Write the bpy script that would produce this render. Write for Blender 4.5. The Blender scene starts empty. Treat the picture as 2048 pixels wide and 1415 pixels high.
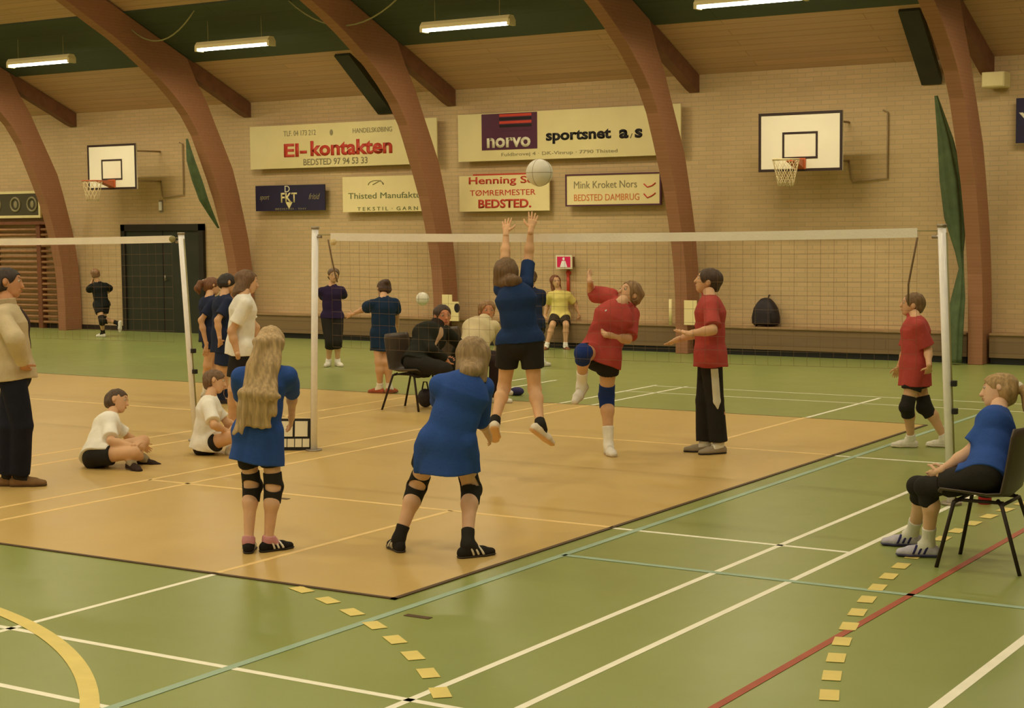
import bpy, bmesh, math, random, json
import numpy as np
from mathutils import Vector, Matrix

# ---------------------------------------------------------------- camera, world, exposure
scene = bpy.context.scene
col = scene.collection
cam_data = bpy.data.cameras.new('camera')
cam = bpy.data.objects.new('camera', cam_data)
col.objects.link(cam)
cam_data.sensor_width = 36.0
cam_data.lens = 58.5958
cam_data.clip_end = 200
cam.matrix_world = Matrix(((0.84306231, -0.03398971, 0.53674075, 0.00000000), (0.53772498, 0.07162225, -0.84007268, 0.00000000), (-0.00988875, 0.99685252, 0.07865913, 1.95000000), (0, 0, 0, 1)))
scene.camera = cam

world = bpy.data.worlds.new('world')
scene.world = world
world.use_nodes = True
world.node_tree.nodes['Background'].inputs[0].default_value = (1.0, 0.85, 0.55, 1)
world.node_tree.nodes['Background'].inputs[1].default_value = 0.0
scene.view_settings.view_transform = 'Standard'
scene.view_settings.look = 'None'
scene.view_settings.gamma = 1
scene.view_settings.use_curve_mapping = False
scene.view_settings.exposure = 0.0
LIGHT_COLOR = (1.0, 0.86, 0.58)
LAMP_POWER = 62.0

# ---------------------------------------------------------------- helpers
def link(o, parent=None):
    col.objects.link(o)
    if parent is not None:
        o.parent = parent
    return o

def tag(o, label=None, cat=None, group=None, kind=None):
    if label: o['label'] = label
    if cat: o['category'] = cat
    if group: o['group'] = group
    if kind: o['kind'] = kind
    return o

def empty(name, loc, label=None, cat=None, group=None, rz=0):
    o = bpy.data.objects.new(name, None)
    o.empty_display_size = 0.1
    o.location = loc
    o.rotation_euler = (0, 0, rz)
    link(o)
    return tag(o, label, cat, group)

def copy_tree(o, parent=None):
    c = o.copy()
    col.objects.link(c)
    c.parent = parent
    for ch in list(o.children):
        copy_tree(ch, c)
    return c

def mat(name, color, rough=0.6, spec=0.4, metal=0.0, noise=0.0, nscale=20.0, bump=0.0, bscale=80.0, emit=None, sheen=0.0):
    m = bpy.data.materials.new(name)
    m.use_nodes = True
    nt = m.node_tree
    b = nt.nodes['Principled BSDF']
    b.inputs['Base Color'].default_value = (*color, 1)
    b.inputs['Roughness'].default_value = rough
    b.inputs['Specular IOR Level'].default_value = spec
    b.inputs['Metallic'].default_value = metal
    if sheen:
        b.inputs['Sheen Weight'].default_value = sheen
    tc = nt.nodes.new('ShaderNodeTexCoord')
    if noise > 0:
        n = nt.nodes.new('ShaderNodeTexNoise')
        n.inputs['Scale'].default_value = nscale
        n.inputs['Detail'].default_value = 4
        nt.links.new(tc.outputs['Object'], n.inputs['Vector'])
        r = nt.nodes.new('ShaderNodeValToRGB')
        r.color_ramp.elements[0].position = 0.3
        r.color_ramp.elements[1].position = 0.7
        r.color_ramp.elements[0].color = (*[c * (1 - noise) for c in color], 1)
        r.color_ramp.elements[1].color = (*[min(1, c * (1 + noise)) for c in color], 1)
        nt.links.new(n.outputs['Fac'], r.inputs['Fac'])
        nt.links.new(r.outputs['Color'], b.inputs['Base Color'])
    if bump > 0:
        n2 = nt.nodes.new('ShaderNodeTexNoise')
        n2.inputs['Scale'].default_value = bscale
        n2.inputs['Detail'].default_value = 3
        nt.links.new(tc.outputs['Object'], n2.inputs['Vector'])
        bm = nt.nodes.new('ShaderNodeBump')
        bm.inputs['Strength'].default_value = bump
        bm.inputs['Distance'].default_value = 0.01
        nt.links.new(n2.outputs['Fac'], bm.inputs['Height'])
        nt.links.new(bm.outputs['Normal'], b.inputs['Normal'])
    if emit:
        b.inputs['Emission Color'].default_value = (*emit[0], 1)
        b.inputs['Emission Strength'].default_value = emit[1]
    return m

class MB:
    """collects boxes, tubes and prisms, builds ONE mesh object"""
    def __init__(self):
        self.v = []; self.f = []; self.s = []
    def add(self, vs, fs, smooth=False):
        o = len(self.v)
        self.v += [tuple(v) for v in vs]
        self.f += [tuple(i + o for i in f) for f in fs]
        self.s += [smooth] * len(fs)
        return self
    def box(self, x0, x1, y0, y1, z0, z1, M=None):
        vs = [Vector((x, y, z)) for z in (z0, z1) for y in (y0, y1) for x in (x0, x1)]
        if M is not None: vs = [M @ v for v in vs]
        return self.add(vs, [(0, 2, 3, 1), (4, 5, 7, 6), (0, 1, 5, 4), (2, 6, 7, 3), (0, 4, 6, 2), (1, 3, 7, 5)])
    def prism(self, prof, x0, x1):
        """closed profile of (y, z) extruded along x"""
        n = len(prof)
        vs = [(x0, y, z) for y, z in prof] + [(x1, y, z) for y, z in prof]
        fs = [(i, (i + 1) % n, n + (i + 1) % n, n + i) for i in range(n)]
        self.add(vs, fs)
        return self
    def tube(self, pts, r, n=10, closed=False, cap=True):
        pts = [Vector(p) for p in pts]
        rs = r if isinstance(r, (list, tuple)) else [r] * len(pts)
        rings = []; prev = None
        N = len(pts)
        for i, p in enumerate(pts):
            a = pts[(i - 1) % N] if (closed or i > 0) else pts[i]
            b = pts[(i + 1) % N] if (closed or i < N - 1) else pts[i]
            t = (b - a).normalized()
            if prev is None:
                h = Vector((0, 0, 1)) if abs(t.z) < 0.9 else Vector((1, 0, 0))
                u = t.cross(h).normalized()
            else:
                u = (prev - t * prev.dot(t)).normalized()
            prev = u
            w = t.cross(u)
            rings.append([p + (u * math.cos(2 * math.pi * k / n) + w * math.sin(2 * math.pi * k / n)) * rs[i] for k in range(n)])
        vs = [v for g in rings for v in g]
        fs = []
        for i in range(N if closed else N - 1):
            j = (i + 1) % N
            for k in range(n):
                fs.append((i * n + k, i * n + (k + 1) % n, j * n + (k + 1) % n, j * n + k))
        self.add(vs, fs, True)
        if cap and not closed:
            o = len(self.v) - len(vs)
            self.f += [tuple(o + k for k in range(n))[::-1], tuple(o + (N - 1) * n + k for k in range(n))]
            self.s += [False, False]
        return self
    def sphere(self, c, r, nu=24, nv=14):
        vs = []; fs = []
        rr = r if isinstance(r, tuple) else (r, r, r)
        for j in range(nv + 1):
            th = math.pi * j / nv
            for i in range(nu):
                ph = 2 * math.pi * i / nu
                vs.append((c[0] + rr[0] * math.sin(th) * math.cos(ph), c[1] + rr[1] * math.sin(th) * math.sin(ph), c[2] + rr[2] * math.cos(th)))
        for j in range(nv):
            for i in range(nu):
                fs.append((j * nu + i, (j + 1) * nu + i, (j + 1) * nu + (i + 1) % nu, j * nu + (i + 1) % nu))
        return self.add(vs, fs, True)
    def build(self, name, m, parent=None, bevel=0.0):
        me = bpy.data.meshes.new(name)
        me.from_pydata(self.v, [], self.f)
        me.polygons.foreach_set('use_smooth', self.s)
        me.materials.append(m)
        bm = bmesh.new(); bm.from_mesh(me)
        bmesh.ops.remove_doubles(bm, verts=bm.verts, dist=1e-6)
        bmesh.ops.recalc_face_normals(bm, faces=bm.faces)
        bm.to_mesh(me); bm.free()
        o = bpy.data.objects.new(name, me)
        link(o, parent)
        if bevel > 0:
            b = o.modifiers.new('bevel', 'BEVEL'); b.width = bevel; b.segments = 2; b.limit_method = 'ANGLE'
        return o

def lettering(txt, x0, x1, z0, z1, y, m, parent, name='lettering', bold=0.0, shear=0.0, depth=0.004):
    """letters on a plane facing -Y, fitted into the given rectangle"""
    cu = bpy.data.curves.new('t', 'FONT')
    cu.body = txt; cu.size = 1.0; cu.offset = bold; cu.shear = shear; cu.extrude = 0.0
    cu.resolution_u = 3
    t = bpy.data.objects.new('t', cu)
    col.objects.link(t)
    dg = bpy.context.evaluated_depsgraph_get()
    me = bpy.data.meshes.new_from_object(t.evaluated_get(dg))
    bpy.data.objects.remove(t); bpy.data.curves.remove(cu)
    xs = [v.co.x for v in me.vertices]; ys = [v.co.y for v in me.vertices]
    ax, bx, ay, by = min(xs), max(xs), min(ys), max(ys)
    for v in me.vertices:
        v.co = ((x0 + (v.co.x - ax) / (bx - ax) * (x1 - x0)), y, z0 + (v.co.y - ay) / (by - ay) * (z1 - z0))
    bm = bmesh.new(); bm.from_mesh(me)
    g = bmesh.ops.extrude_face_region(bm, geom=bm.faces[:])
    bmesh.ops.translate(bm, vec=(0, -depth, 0), verts=[e for e in g['geom'] if isinstance(e, bmesh.types.BMVert)])
    bmesh.ops.recalc_face_normals(bm, faces=bm.faces)
    bm.to_mesh(me); bm.free()
    me.materials.clear(); me.materials.append(m)
    o = bpy.data.objects.new(name, me)
    return link(o, parent)

# ---------------------------------------------------------------- room materials
def wall_material():
    m = bpy.data.materials.new('yellow_brick'); m.use_nodes = True
    nt = m.node_tree; b = nt.nodes['Principled BSDF']
    tc = nt.nodes.new('ShaderNodeTexCoord'); sx = nt.nodes.new('ShaderNodeSeparateXYZ'); cx = nt.nodes.new('ShaderNodeCombineXYZ')
    ad = nt.nodes.new('ShaderNodeMath'); ad.operation = 'ADD'
    nt.links.new(tc.outputs['Object'], sx.inputs[0])
    nt.links.new(sx.outputs['X'], ad.inputs[0]); nt.links.new(sx.outputs['Y'], ad.inputs[1])
    nt.links.new(ad.outputs[0], cx.inputs['X']); nt.links.new(sx.outputs['Z'], cx.inputs['Y'])
    br = nt.nodes.new('ShaderNodeTexBrick')
    br.inputs['Scale'].default_value = 1.0
    br.inputs['Brick Width'].default_value = 0.24
    br.inputs['Row Height'].default_value = 0.066
    br.inputs['Mortar Size'].default_value = 0.006
    br.inputs['Mortar Smooth'].default_value = 0.3
    br.inputs['Color1'].default_value = (0.655, 0.475, 0.26, 1)
    br.inputs['Color2'].default_value = (0.60, 0.44, 0.24, 1)
    br.inputs['Mortar'].default_value = (0.50, 0.39, 0.23, 1)
    nt.links.new(cx.outputs[0], br.inputs['Vector'])
    n = nt.nodes.new('ShaderNodeTexNoise'); n.inputs['Scale'].default_value = 1.6; n.inputs['Detail'].default_value = 5
    nt.links.new(tc.outputs['Object'], n.inputs['Vector'])
    mx = nt.nodes.new('ShaderNodeMix'); mx.data_type = 'RGBA'; mx.blend_type = 'MULTIPLY'; mx.inputs['Factor'].default_value = 0.35
    nt.links.new(br.outputs['Color'], mx.inputs['A']); nt.links.new(n.outputs['Color'], mx.inputs['B'])
    rp = nt.nodes.new('ShaderNodeValToRGB'); rp.color_ramp.elements[0].color = (0.75, 0.72, 0.66, 1); rp.color_ramp.elements[1].color = (1, 1, 1, 1)
    nt.links.new(n.outputs['Fac'], rp.inputs['Fac']); nt.links.new(rp.outputs['Color'], mx.inputs['B'])
    nt.links.new(mx.outputs['Result'], b.inputs['Base Color'])
    bp = nt.nodes.new('ShaderNodeBump'); bp.inputs['Strength'].default_value = 0.25; bp.inputs['Distance'].default_value = 0.01; bp.invert = True
    nt.links.new(br.outputs['Fac'], bp.inputs['Height']); nt.links.new(bp.outputs['Normal'], b.inputs['Normal'])
    b.inputs['Roughness'].default_value = 0.85
    return m

def plank_material(name, c1, c2, width, axis='Y', rough=0.6, spec=0.3, gap=0.75):
    """boards running along X; 'axis' is the direction across the boards"""
    m = bpy.data.materials.new(name); m.use_nodes = True
    nt = m.node_tree; b = nt.nodes['Principled BSDF']
    tc = nt.nodes.new('ShaderNodeTexCoord'); sx = nt.nodes.new('ShaderNodeSeparateXYZ'); cx = nt.nodes.new('ShaderNodeCombineXYZ')
    nt.links.new(tc.outputs['Object'], sx.inputs[0])
    nt.links.new(sx.outputs['X'], cx.inputs['X']); nt.links.new(sx.outputs[axis], cx.inputs['Y'])
    br = nt.nodes.new('ShaderNodeTexBrick'); br.inputs['Scale'].default_value = 1.0
    br.inputs['Brick Width'].default_value = 4.0; br.inputs['Row Height'].default_value = width
    br.inputs['Mortar Size'].default_value = 0.006; br.inputs['Mortar Smooth'].default_value = 0.2
    br.inputs['Color1'].default_value = (*c1, 1); br.inputs['Color2'].default_value = (*c2, 1)
    br.inputs['Mortar'].default_value = (*[c * gap for c in c2], 1)
    nt.links.new(cx.outputs[0], br.inputs['Vector'])
    mp = nt.nodes.new('ShaderNodeMapping'); mp.inputs['Scale'].default_value = (0.6, 14, 14)
    nt.links.new(tc.outputs['Object'], mp.inputs['Vector'])
    n = nt.nodes.new('ShaderNodeTexNoise'); n.inputs['Scale'].default_value = 1.5; n.inputs['Detail'].default_value = 4
    nt.links.new(mp.outputs[0], n.inputs['Vector'])
    rp = nt.nodes.new('ShaderNodeValToRGB'); rp.color_ramp.elements[0].color = (0.7, 0.68, 0.66, 1); rp.color_ramp.elements[1].color = (1, 1, 1, 1)
    nt.links.new(n.outputs['Fac'], rp.inputs['Fac'])
    mx = nt.nodes.new('ShaderNodeMix'); mx.data_type = 'RGBA'; mx.blend_type = 'MULTIPLY'; mx.inputs['Factor'].default_value = 0.8
    nt.links.new(br.outputs['Color'], mx.inputs['A']); nt.links.new(rp.outputs['Color'], mx.inputs['B'])
    nt.links.new(mx.outputs['Result'], b.inputs['Base Color'])
    b.inputs['Roughness'].default_value = rough; b.inputs['Specular IOR Level'].default_value = spec
    return m

def floor_material(name, c, var, rough, spec):
    m = bpy.data.materials.new(name); m.use_nodes = True
    nt = m.node_tree; b = nt.nodes['Principled BSDF']
    tc = nt.nodes.new('ShaderNodeTexCoord')
    n = nt.nodes.new('ShaderNodeTexNoise'); n.inputs['Scale'].default_value = 0.7; n.inputs['Detail'].default_value = 6; n.inputs['Roughness'].default_value = 0.6
    mp = nt.nodes.new('ShaderNodeMapping'); mp.inputs['Scale'].default_value = (1, 0.35, 1)
    nt.links.new(tc.outputs['Object'], mp.inputs['Vector']); nt.links.new(mp.outputs[0], n.inputs['Vector'])
    rp = nt.nodes.new('ShaderNodeValToRGB')
    rp.color_ramp.elements[0].position = 0.3; rp.color_ramp.elements[1].position = 0.7
    rp.color_ramp.elements[0].color = (*[x * (1 - var) for x in c], 1); rp.color_ramp.elements[1].color = (*[x * (1 + var) for x in c], 1)
    nt.links.new(n.outputs['Fac'], rp.inputs['Fac']); nt.links.new(rp.outputs['Color'], b.inputs['Base Color'])
    n2 = nt.nodes.new('ShaderNodeTexNoise'); n2.inputs['Scale'].default_value = 3.0; n2.inputs['Detail'].default_value = 5
    nt.links.new(tc.outputs['Object'], n2.inputs['Vector'])
    mr = nt.nodes.new('ShaderNodeMapRange'); mr.inputs['To Min'].default_value = rough - 0.06; mr.inputs['To Max'].default_value = rough + 0.08
    nt.links.new(n2.outputs['Fac'], mr.inputs['Value']); nt.links.new(mr.outputs[0], b.inputs['Roughness'])
    b.inputs['Specular IOR Level'].default_value = spec
    return m

M = {}
M['brick'] = wall_material()
M['ceil_wood'] = plank_material('pine_ceiling_boards', (0.70, 0.45, 0.29), (0.62, 0.41, 0.27), 0.14)
M['ceil_green'] = plank_material('dark_green_panels', (0.074, 0.100, 0.066), (0.064, 0.088, 0.058), 0.6)
M['floor_green'] = floor_material('green_sports_floor', (0.275, 0.335, 0.102), 0.06, 0.32, 0.45)
M['mat_tan'] = floor_material('tan_court_mat', (0.60, 0.425, 0.150), 0.05, 0.34, 0.42)
M['glulam'] = plank_material('glulam_wood', (0.41, 0.198, 0.108), (0.39, 0.188, 0.101), 0.045, axis='Z', gap=0.92)
M['rafter'] = mat('dark_stained_rafter', (0.20, 0.085, 0.045), 0.6, noise=0.15, nscale=6)
M['line_white'] = mat('white_court_line', (0.93, 0.93, 0.78), 0.5, noise=0.04, nscale=8)
M['line_mat'] = mat('pale_line_on_mat', (0.85, 0.62, 0.26), 0.5, noise=0.06, nscale=8)
M['line_blue'] = mat('light_blue_line', (0.33, 0.48, 0.36), 0.5, noise=0.05, nscale=8)
M['line_yellow'] = mat('yellow_line', (0.78, 0.65, 0.20), 0.5, noise=0.05, nscale=8)
M['line_red'] = mat('red_line', (0.40, 0.09, 0.045), 0.5, noise=0.1, nscale=8)
M['mat_edge'] = mat('dark_mat_edge', (0.10, 0.06, 0.03), 0.6)
M['black'] = mat('black_trim', (0.012, 0.012, 0.012), 0.5)
M['skirting'] = mat('dark_skirting', (0.03, 0.02, 0.015), 0.6)
M['bench_wood'] = plank_material('brown_bench_panel', (0.27, 0.185, 0.095), (0.24, 0.165, 0.09), 0.15, axis='Z')
M['bench_top'] = mat('bench_top_wood', (0.34, 0.22, 0.11), 0.5, noise=0.1, nscale=5)
M['door'] = mat('dark_green_door', (0.030, 0.033, 0.022), 0.5, noise=0.1, nscale=3)
M['door_frame'] = mat('black_door_frame', (0.022, 0.018, 0.012), 0.5)
M['oak'] = mat('wall_bar_wood', (0.36, 0.18, 0.075), 0.5, noise=0.12, nscale=9)
M['oak_dark'] = mat('wall_bar_upright_wood', (0.20, 0.075, 0.035), 0.5, noise=0.12, nscale=9)
M['white_paint'] = mat('white_painted_metal', (0.97, 0.97, 1.0), 0.25, noise=0.03)
M['board_white'] = mat('backboard_white', (0.84, 0.78, 0.62), 0.5, noise=0.02, nscale=3)
M['board_black'] = mat('backboard_black', (0.03, 0.015, 0.012), 0.5)
M['orange'] = mat('rim_orange', (0.55, 0.14, 0.05), 0.4)
M['string'] = mat('net_string', (0.75, 0.62, 0.36), 0.8)
M['steel'] = mat('grey_steel', (0.35, 0.31, 0.25), 0.4, metal=0.7)
M['net_cord'] = mat('dark_net_cord', (0.20, 0.13, 0.07), 0.8)
M['tape'] = mat('white_net_tape', (0.95, 0.92, 0.84), 0.7, noise=0.04, nscale=5, bump=0.2)
M['lamp_housing'] = mat('lamp_housing', (0.85, 0.75, 0.42), 0.4)
M['tube'] = mat('lamp_tube', (0.9, 0.9, 0.85), 0.5, emit=((1.0, 0.93, 0.72), 14.0))
M['sign_cream'] = mat('cream_sign', (0.80, 0.70, 0.36), 0.5, noise=0.03, nscale=3)
M['sign_pale'] = mat('pale_sign', (0.88, 0.76, 0.40), 0.5, noise=0.03, nscale=3)
M['sign_red'] = mat('sign_red', (0.60, 0.06, 0.035), 0.5)
M['sign_dark'] = mat('sign_black', (0.012, 0.01, 0.014), 0.5)
M['sign_navy'] = mat('sign_navy', (0.025, 0.022, 0.06), 0.4)
M['sign_purple'] = mat('sign_purple', (0.09, 0.022, 0.055), 0.5)
M['sign_grey'] = mat('sign_grey', (0.30, 0.26, 0.14), 0.5)
M['sign_green'] = mat('sign_green', (0.17, 0.20, 0.08), 0.5)
M['sign_orange'] = mat('sign_orange', (0.70, 0.22, 0.07), 0.5)
M['sign_white'] = mat('sign_white', (0.85, 0.80, 0.60), 0.5)
M['duct'] = mat('dark_duct', (0.022, 0.030, 0.020), 0.5, noise=0.2, nscale=4)
M['cloth_green'] = mat('green_curtain_cloth', (0.085, 0.125, 0.055), 0.8, noise=0.2, nscale=6, bump=0.4, bscale=30)
M['frame_metal'] = mat('wall_frame_metal', (0.36, 0.26, 0.14), 0.5)
M['sign_olive'] = mat('dark_olive_sign', (0.075, 0.065, 0.035), 0.5)
M['cable'] = mat('pale_cable', (0.30, 0.28, 0.12), 0.6)

# ---------------------------------------------------------------- the hall shell
YW = 22.40            # back wall
ZW = 4.09             # eave height
XL, XR, YF = -42.0, 8.0, -1.9
YR = (YW + YF) / 2
SL = 0.43
ZR = ZW + SL * (YW - YR)
def roofz(y): return ZW + SL * (YW - y) if y > YR else ZW + SL * (y - YF)

tag(MB().box(XL, XR, YF, YW + 0.2, -0.2, 0).build('floor', M['floor_green']), kind='structure')
floor = bpy.data.objects['floor']
tag(MB().box(XL, XR, YW, YW + 0.3, 0, ZW + 0.4).build('wall_back', M['brick']), kind='structure')
tag(MB().box(XL, XR, YF - 0.3, YF, 0, ZW + 0.4).build('wall_front', M['brick']), kind='structure')
for nm, xa, xb in (('wall_left', XL - 0.3, XL), ('wall_right', XR, XR + 0.3)):
    tag(MB().prism([(YF - .3, 0), (YW + .3, 0), (YW + .3, ZW + .3), (YR, ZR + .3), (YF - .3, ZW + .3)], xa, xb)
        .add([(xa, YF - .3, 0), (xa, YW + .3, 0), (xa, YW + .3, ZW + .3), (xa, YR, ZR + .3), (xa, YF - .3, ZW + .3)], [(0, 1, 2, 3, 4)])
        .add([(xb, YF - .3, 0), (xb, YW + .3, 0), (xb, YW + .3, ZW + .3), (xb, YR, ZR + .3), (xb, YF - .3, ZW + .3)], [(0, 1, 2, 3, 4)])
        .build(nm, M['brick']), kind='structure')
def slab(y0, y1, m, name, dz=0.0):
    b = MB()
    z0, z1 = roofz(y0) - dz, roofz(y1) - dz
    vs = [(x, y, z) for x in (XL, XR) for y, z in ((y0, z0), (y1, z1), (y1, z1 + .15 + dz), (y0, z0 + .15 + dz))]
    b.add(vs, [(0, 1, 2, 3), (4, 7, 6, 5), (0, 4, 5, 1), (1, 5, 6, 2), (2, 6, 7, 3), (3, 7, 4, 0)])
    return tag(b.build(name, m), kind='structure')
slab(YW + 0.3, YR, M['ceil_wood'], 'ceiling')
slab(YR, YF - 0.3, M['ceil_wood'], 'ceiling.001')
# dark green absorber bands under the boards
gb = 0
for ya, yb in ((20.97, 19.42), (17.6, 15.6), (13.6, 11.6)):
    gb += 1
    slab(ya, yb, M['ceil_green'], 'trim_%d' % gb, 0.03)
# dark skirting along the left part of the back wall
b = MB().box(XL, -22.95, YW - 0.03, YW, 0, 0.09).box(-20.85, -19.9, YW - 0.03, YW, 0, 0.09)
tag(b.build('baseboard_back', M['skirting']), kind='structure')

# ---------------------------------------------------------------- floor markings
Z1 = 0.0015
def strip(b, x0, y0, x1, y1, w, z, th=0.001):
    d = Vector((x1 - x0, y1 - y0, 0)).normalized(); n = Vector((-d.y, d.x, 0)) * w / 2
    A, B = Vector((x0, y0, z)), Vector((x1, y1, z))
    q = [A - n, B - n, B + n, A + n]
    b.add([v + Vector((0, 0, -th)) for v in q] + q, [(4, 5, 6, 7), (0, 3, 2, 1), (0, 1, 5, 4), (1, 2, 6, 5), (2, 3, 7, 6), (3, 0, 4, 7)])
def arc(b, cx, cy, r, a0, a1, w, z, dash=None, gap=None):
    if dash is None:
        n = int(abs(a1 - a0) * r / 0.12) + 2
        for i in range(n):
            t0, t1 = a0 + (a1 - a0) * i / n, a0 + (a1 - a0) * (i + 1) / n
            strip(b, cx + r * math.cos(t0), cy + r * math.sin(t0), cx + r * math.cos(t1), cy + r * math.sin(t1), w, z)
    else:
        t = a0
        while t < a1:
            strip(b, cx + r * math.cos(t), cy + r * math.sin(t), cx + r * math.cos(t + dash / r), cy + r * math.sin(t + dash / r), w, z)
            t += (dash + gap) / r
MX0, MX1, MY0, MY1, MT = -25.6, -5.12, 6.86, 15.3, 0.006
def clip(x0, y0, x1, y1):
    """split an axis-parallel line into (on floor, on mat) pieces"""
    out = []; n = 200; cur = None
    for i in range(n):
        t = (i + .5) / n; x = x0 + (x1 - x0) * t; y = y0 + (y1 - y0) * t
        k = MX0 < x < MX1 and MY0 < y < MY1
        if cur is None or cur[0] != k:
            if cur: out.append(cur)
            cur = [k, i / n, (i + 1) / n]
        else: cur[2] = (i + 1) / n
    out.append(cur)
    return [(k, x0 + (x1 - x0) * a, y0 + (y1 - y0) * a, x0 + (x1 - x0) * c, y0 + (y1 - y0) * c) for k, a, c in out]
wl_, wm_ = MB(), MB()
def court(x0, y0, x1, y1, w=0.04):
    for k, a, b_, c, d in clip(x0, y0, x1, y1):
        strip(wm_ if k else wl_, a, b_, c, d, w, MT + 0.001 if k else Z1)
court(-6.38, 4.71, -6.38, 9.2); court(-6.36, 12.96, -6.36, 17.4)
court(-9.2, 4.71, -9.2, 17.6); court(-8.80, 4.71, -8.80, 17.6)
court(-3.98, 4.71, -3.98, 17.6); court(-3.53, 4.71, -3.53, 17.6)
court(-9.2, 9.2, -3.55, 9.2); court(-9.2, 12.96, -3.55, 12.96)
court(-16, 5.42, -3.53, 5.42); court(-16, 4.71, -3.53, 4.71)
court(-9.2, 16.8, -3.5, 16.8, .025); court(-9.2, 17.5, -3.5, 17.5, .025)
court(-2.1, 4.0, -2.1, 17.0, 0.05)
court(-16.2, 9.2, -10.6, 9.2); court(-16.2, 12.96, -10.6, 12.96); court(-10.6, 7.0, -10.6, 17.6); court(-11.05, 7.0, -11.05, 17.6)
wl_.build('white_court_lines', M['line_white'], floor)
b = MB(); strip(b, -4.96, 3.5, -4.96, 17.5, 0.05, Z1 + .001); strip(b, -4.96, 8.3, 4, 8.3, 0.05, Z1 + .001)
b.build('light_blue_court_lines', M['line_blue'], floor)
b = MB()
arc(b, -7.69, 2.06, 5.144, math.radians(18), math.radians(68), 0.08, Z1 + .002, 0.155, 0.155)
arc(b, 7.49, 10.11, 10.70, math.radians(168), math.radians(205), 0.08, Z1 + .002, 0.155, 0.145)
arc(b, -7.80, 1.81, 3.975, math.radians(20), math.radians(100), 0.08, Z1 + .002)
b.build('yellow_court_lines', M['line_yellow'], floor)
b = MB(); strip(b, -2.86, 3, -2.86, 15, 0.04, Z1 + .001)
b.build('red_court_line', M['line_red'], floor)
mt = empty('court_mat', ((MX0 + MX1) / 2, MY0, 0), 'large tan vinyl court mat with a dark edge laid on the green floor', 'mat')
def setp(o, root):
    o.parent = root
    o.matrix_parent_inverse = Matrix.Translation(-Vector(root.location)) if root.rotation_euler.z == 0 else root.matrix_world.inverted()
    return o
setp(MB().box(MX0 + .02, MX1 - .02, MY0 + .02, MY1 - .02, 0.0005, MT).build('mat_surface', M['mat_tan']), mt)
setp(MB().box(MX0, MX1, MY0, MY0 + .025, 0.0005, MT + .001).box(MX1 - .03, MX1, MY0, MY1, 0.0005, MT + .001).box(MX0, MX1, MY1 - .008, MY1, 0.0005, MT + .001).build('edge_strip', M['mat_edge']), mt)
setp(wm_.build('court_lines', M['line_mat']), mt)
# small dark marks, thin flat strips on the floor and the mat
def floor_marks():
    for x, y, z, ln, lb in ((-4.80, 6.62, 0.0, 0.15, 'thin dark mark on the green floor beside the mat corner'),
                            (-7.72, 9.02, MT, 0.12, 'small brown mark on the mat behind the long haired girl'),):
        o = MB().box(x - ln / 2, x + ln / 2, y - .02, y + .02, z, z + .003).build('floor_mark', M['mat_edge'])
        tag(o, lb, 'floor socket')
floor_marks()

# ---------------------------------------------------------------- arches
INN = [(21.95, 0), (21.95, .6), (21.92, 1.1), (21.80, 1.68), (21.60, 2.32), (21.35, 2.88), (21.06, 3.46), (20.76, 3.86), (20.46, 4.12), (20.16, 4.35), (19.75, 4.62), (19.3, 4.88), (18.67, 5.17), (18.1, 5.45), (16.6, 6.12), (14.5, 7.03), (12.4, 7.92), (YR, 8.75)]
OUT = [(22.36, 0), (22.36, .6), (22.33, 1.1), (22.24, 1.68), (22.06, 2.35), (21.86, 2.95), (21.66, 3.30), (21.38, 3.80), (21.18, 4.18), (20.95, 4.45)]
OUT = OUT + [(y, roofz(y) - 0.04) for y in (20.85, 20.36, 19.83, 19.2, 18.2, 16.6, 14.5, 12.4, YR)]
def arch(x, label, group):
    root = empty('arch_beam', (x, 22.15, 0), label, 'beam', group)
    b = MB()
    for mirror in (False, True):
        f = (lambda y: y) if not mirror else (lambda y: YF + YW - y)
        I = [(f(y), z) for y, z in INN]; O = [(f(y), z) for y, z in OUT]
        n1, n2 = len(I), len(O)
        # resample both curves to the same count
        def rs(P, n=40):
            L = [0]
            for i in range(1, len(P)): L.append(L[-1] + math.hypot(P[i][0] - P[i-1][0], P[i][1] - P[i-1][1]))
            out = []
            for k in range(n):
                s = L[-1] * k / (n - 1)
                i = max(j for j in range(len(L)) if L[j] <= s + 1e-9); i = min(i, len(L) - 2)
                t = (s - L[i]) / (L[i+1] - L[i]); out.append((P[i][0] + (P[i+1][0] - P[i][0]) * t, P[i][1] + (P[i+1][1] - P[i][1]) * t))
            return out
        I, O = rs(I), rs(O)
        w = 0.10; n = 40
        vs = []
        for i in range(n):
            vs += [(x - w, *I[i]), (x + w, *I[i]), (x + w, *O[i]), (x - w, *O[i])]
        fs = []
        for i in range(n - 1):
            for k in range(4):
                fs.append((i * 4 + k, i * 4 + (k + 1) % 4, i * 4 + 4 + (k + 1) % 4, i * 4 + 4 + k))
        fs += [(0, 1, 2, 3), (4 * n - 4, 4 * n - 3, 4 * n - 2, 4 * n - 1)]
        b.add(vs, fs)
    setp(b.build('rib', M['glulam'], bevel=0.008), root)
    zr = lambda y: roofz(y) - 0.01
    prof = [(YW - .01, zr(YW) - .25), (YW - .01, zr(YW)), (20.7, zr(20.7)), (20.7, zr(20.7) - .26), (21.9, zr(21.9) - .26), (22.25, zr(22.25) - .27)]
    bb = MB().prism(prof, x - .08, x + .08)
    for xx in (x - .08, x + .08):
        bb.add([(xx, y, z) for y, z in prof], [tuple(range(len(prof)))])
    setp(bb.build('rafter_tail', M['rafter']), root)
    return root
AX = [-24.12 + 4.352 * k for k in range(-4, 8)]
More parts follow.
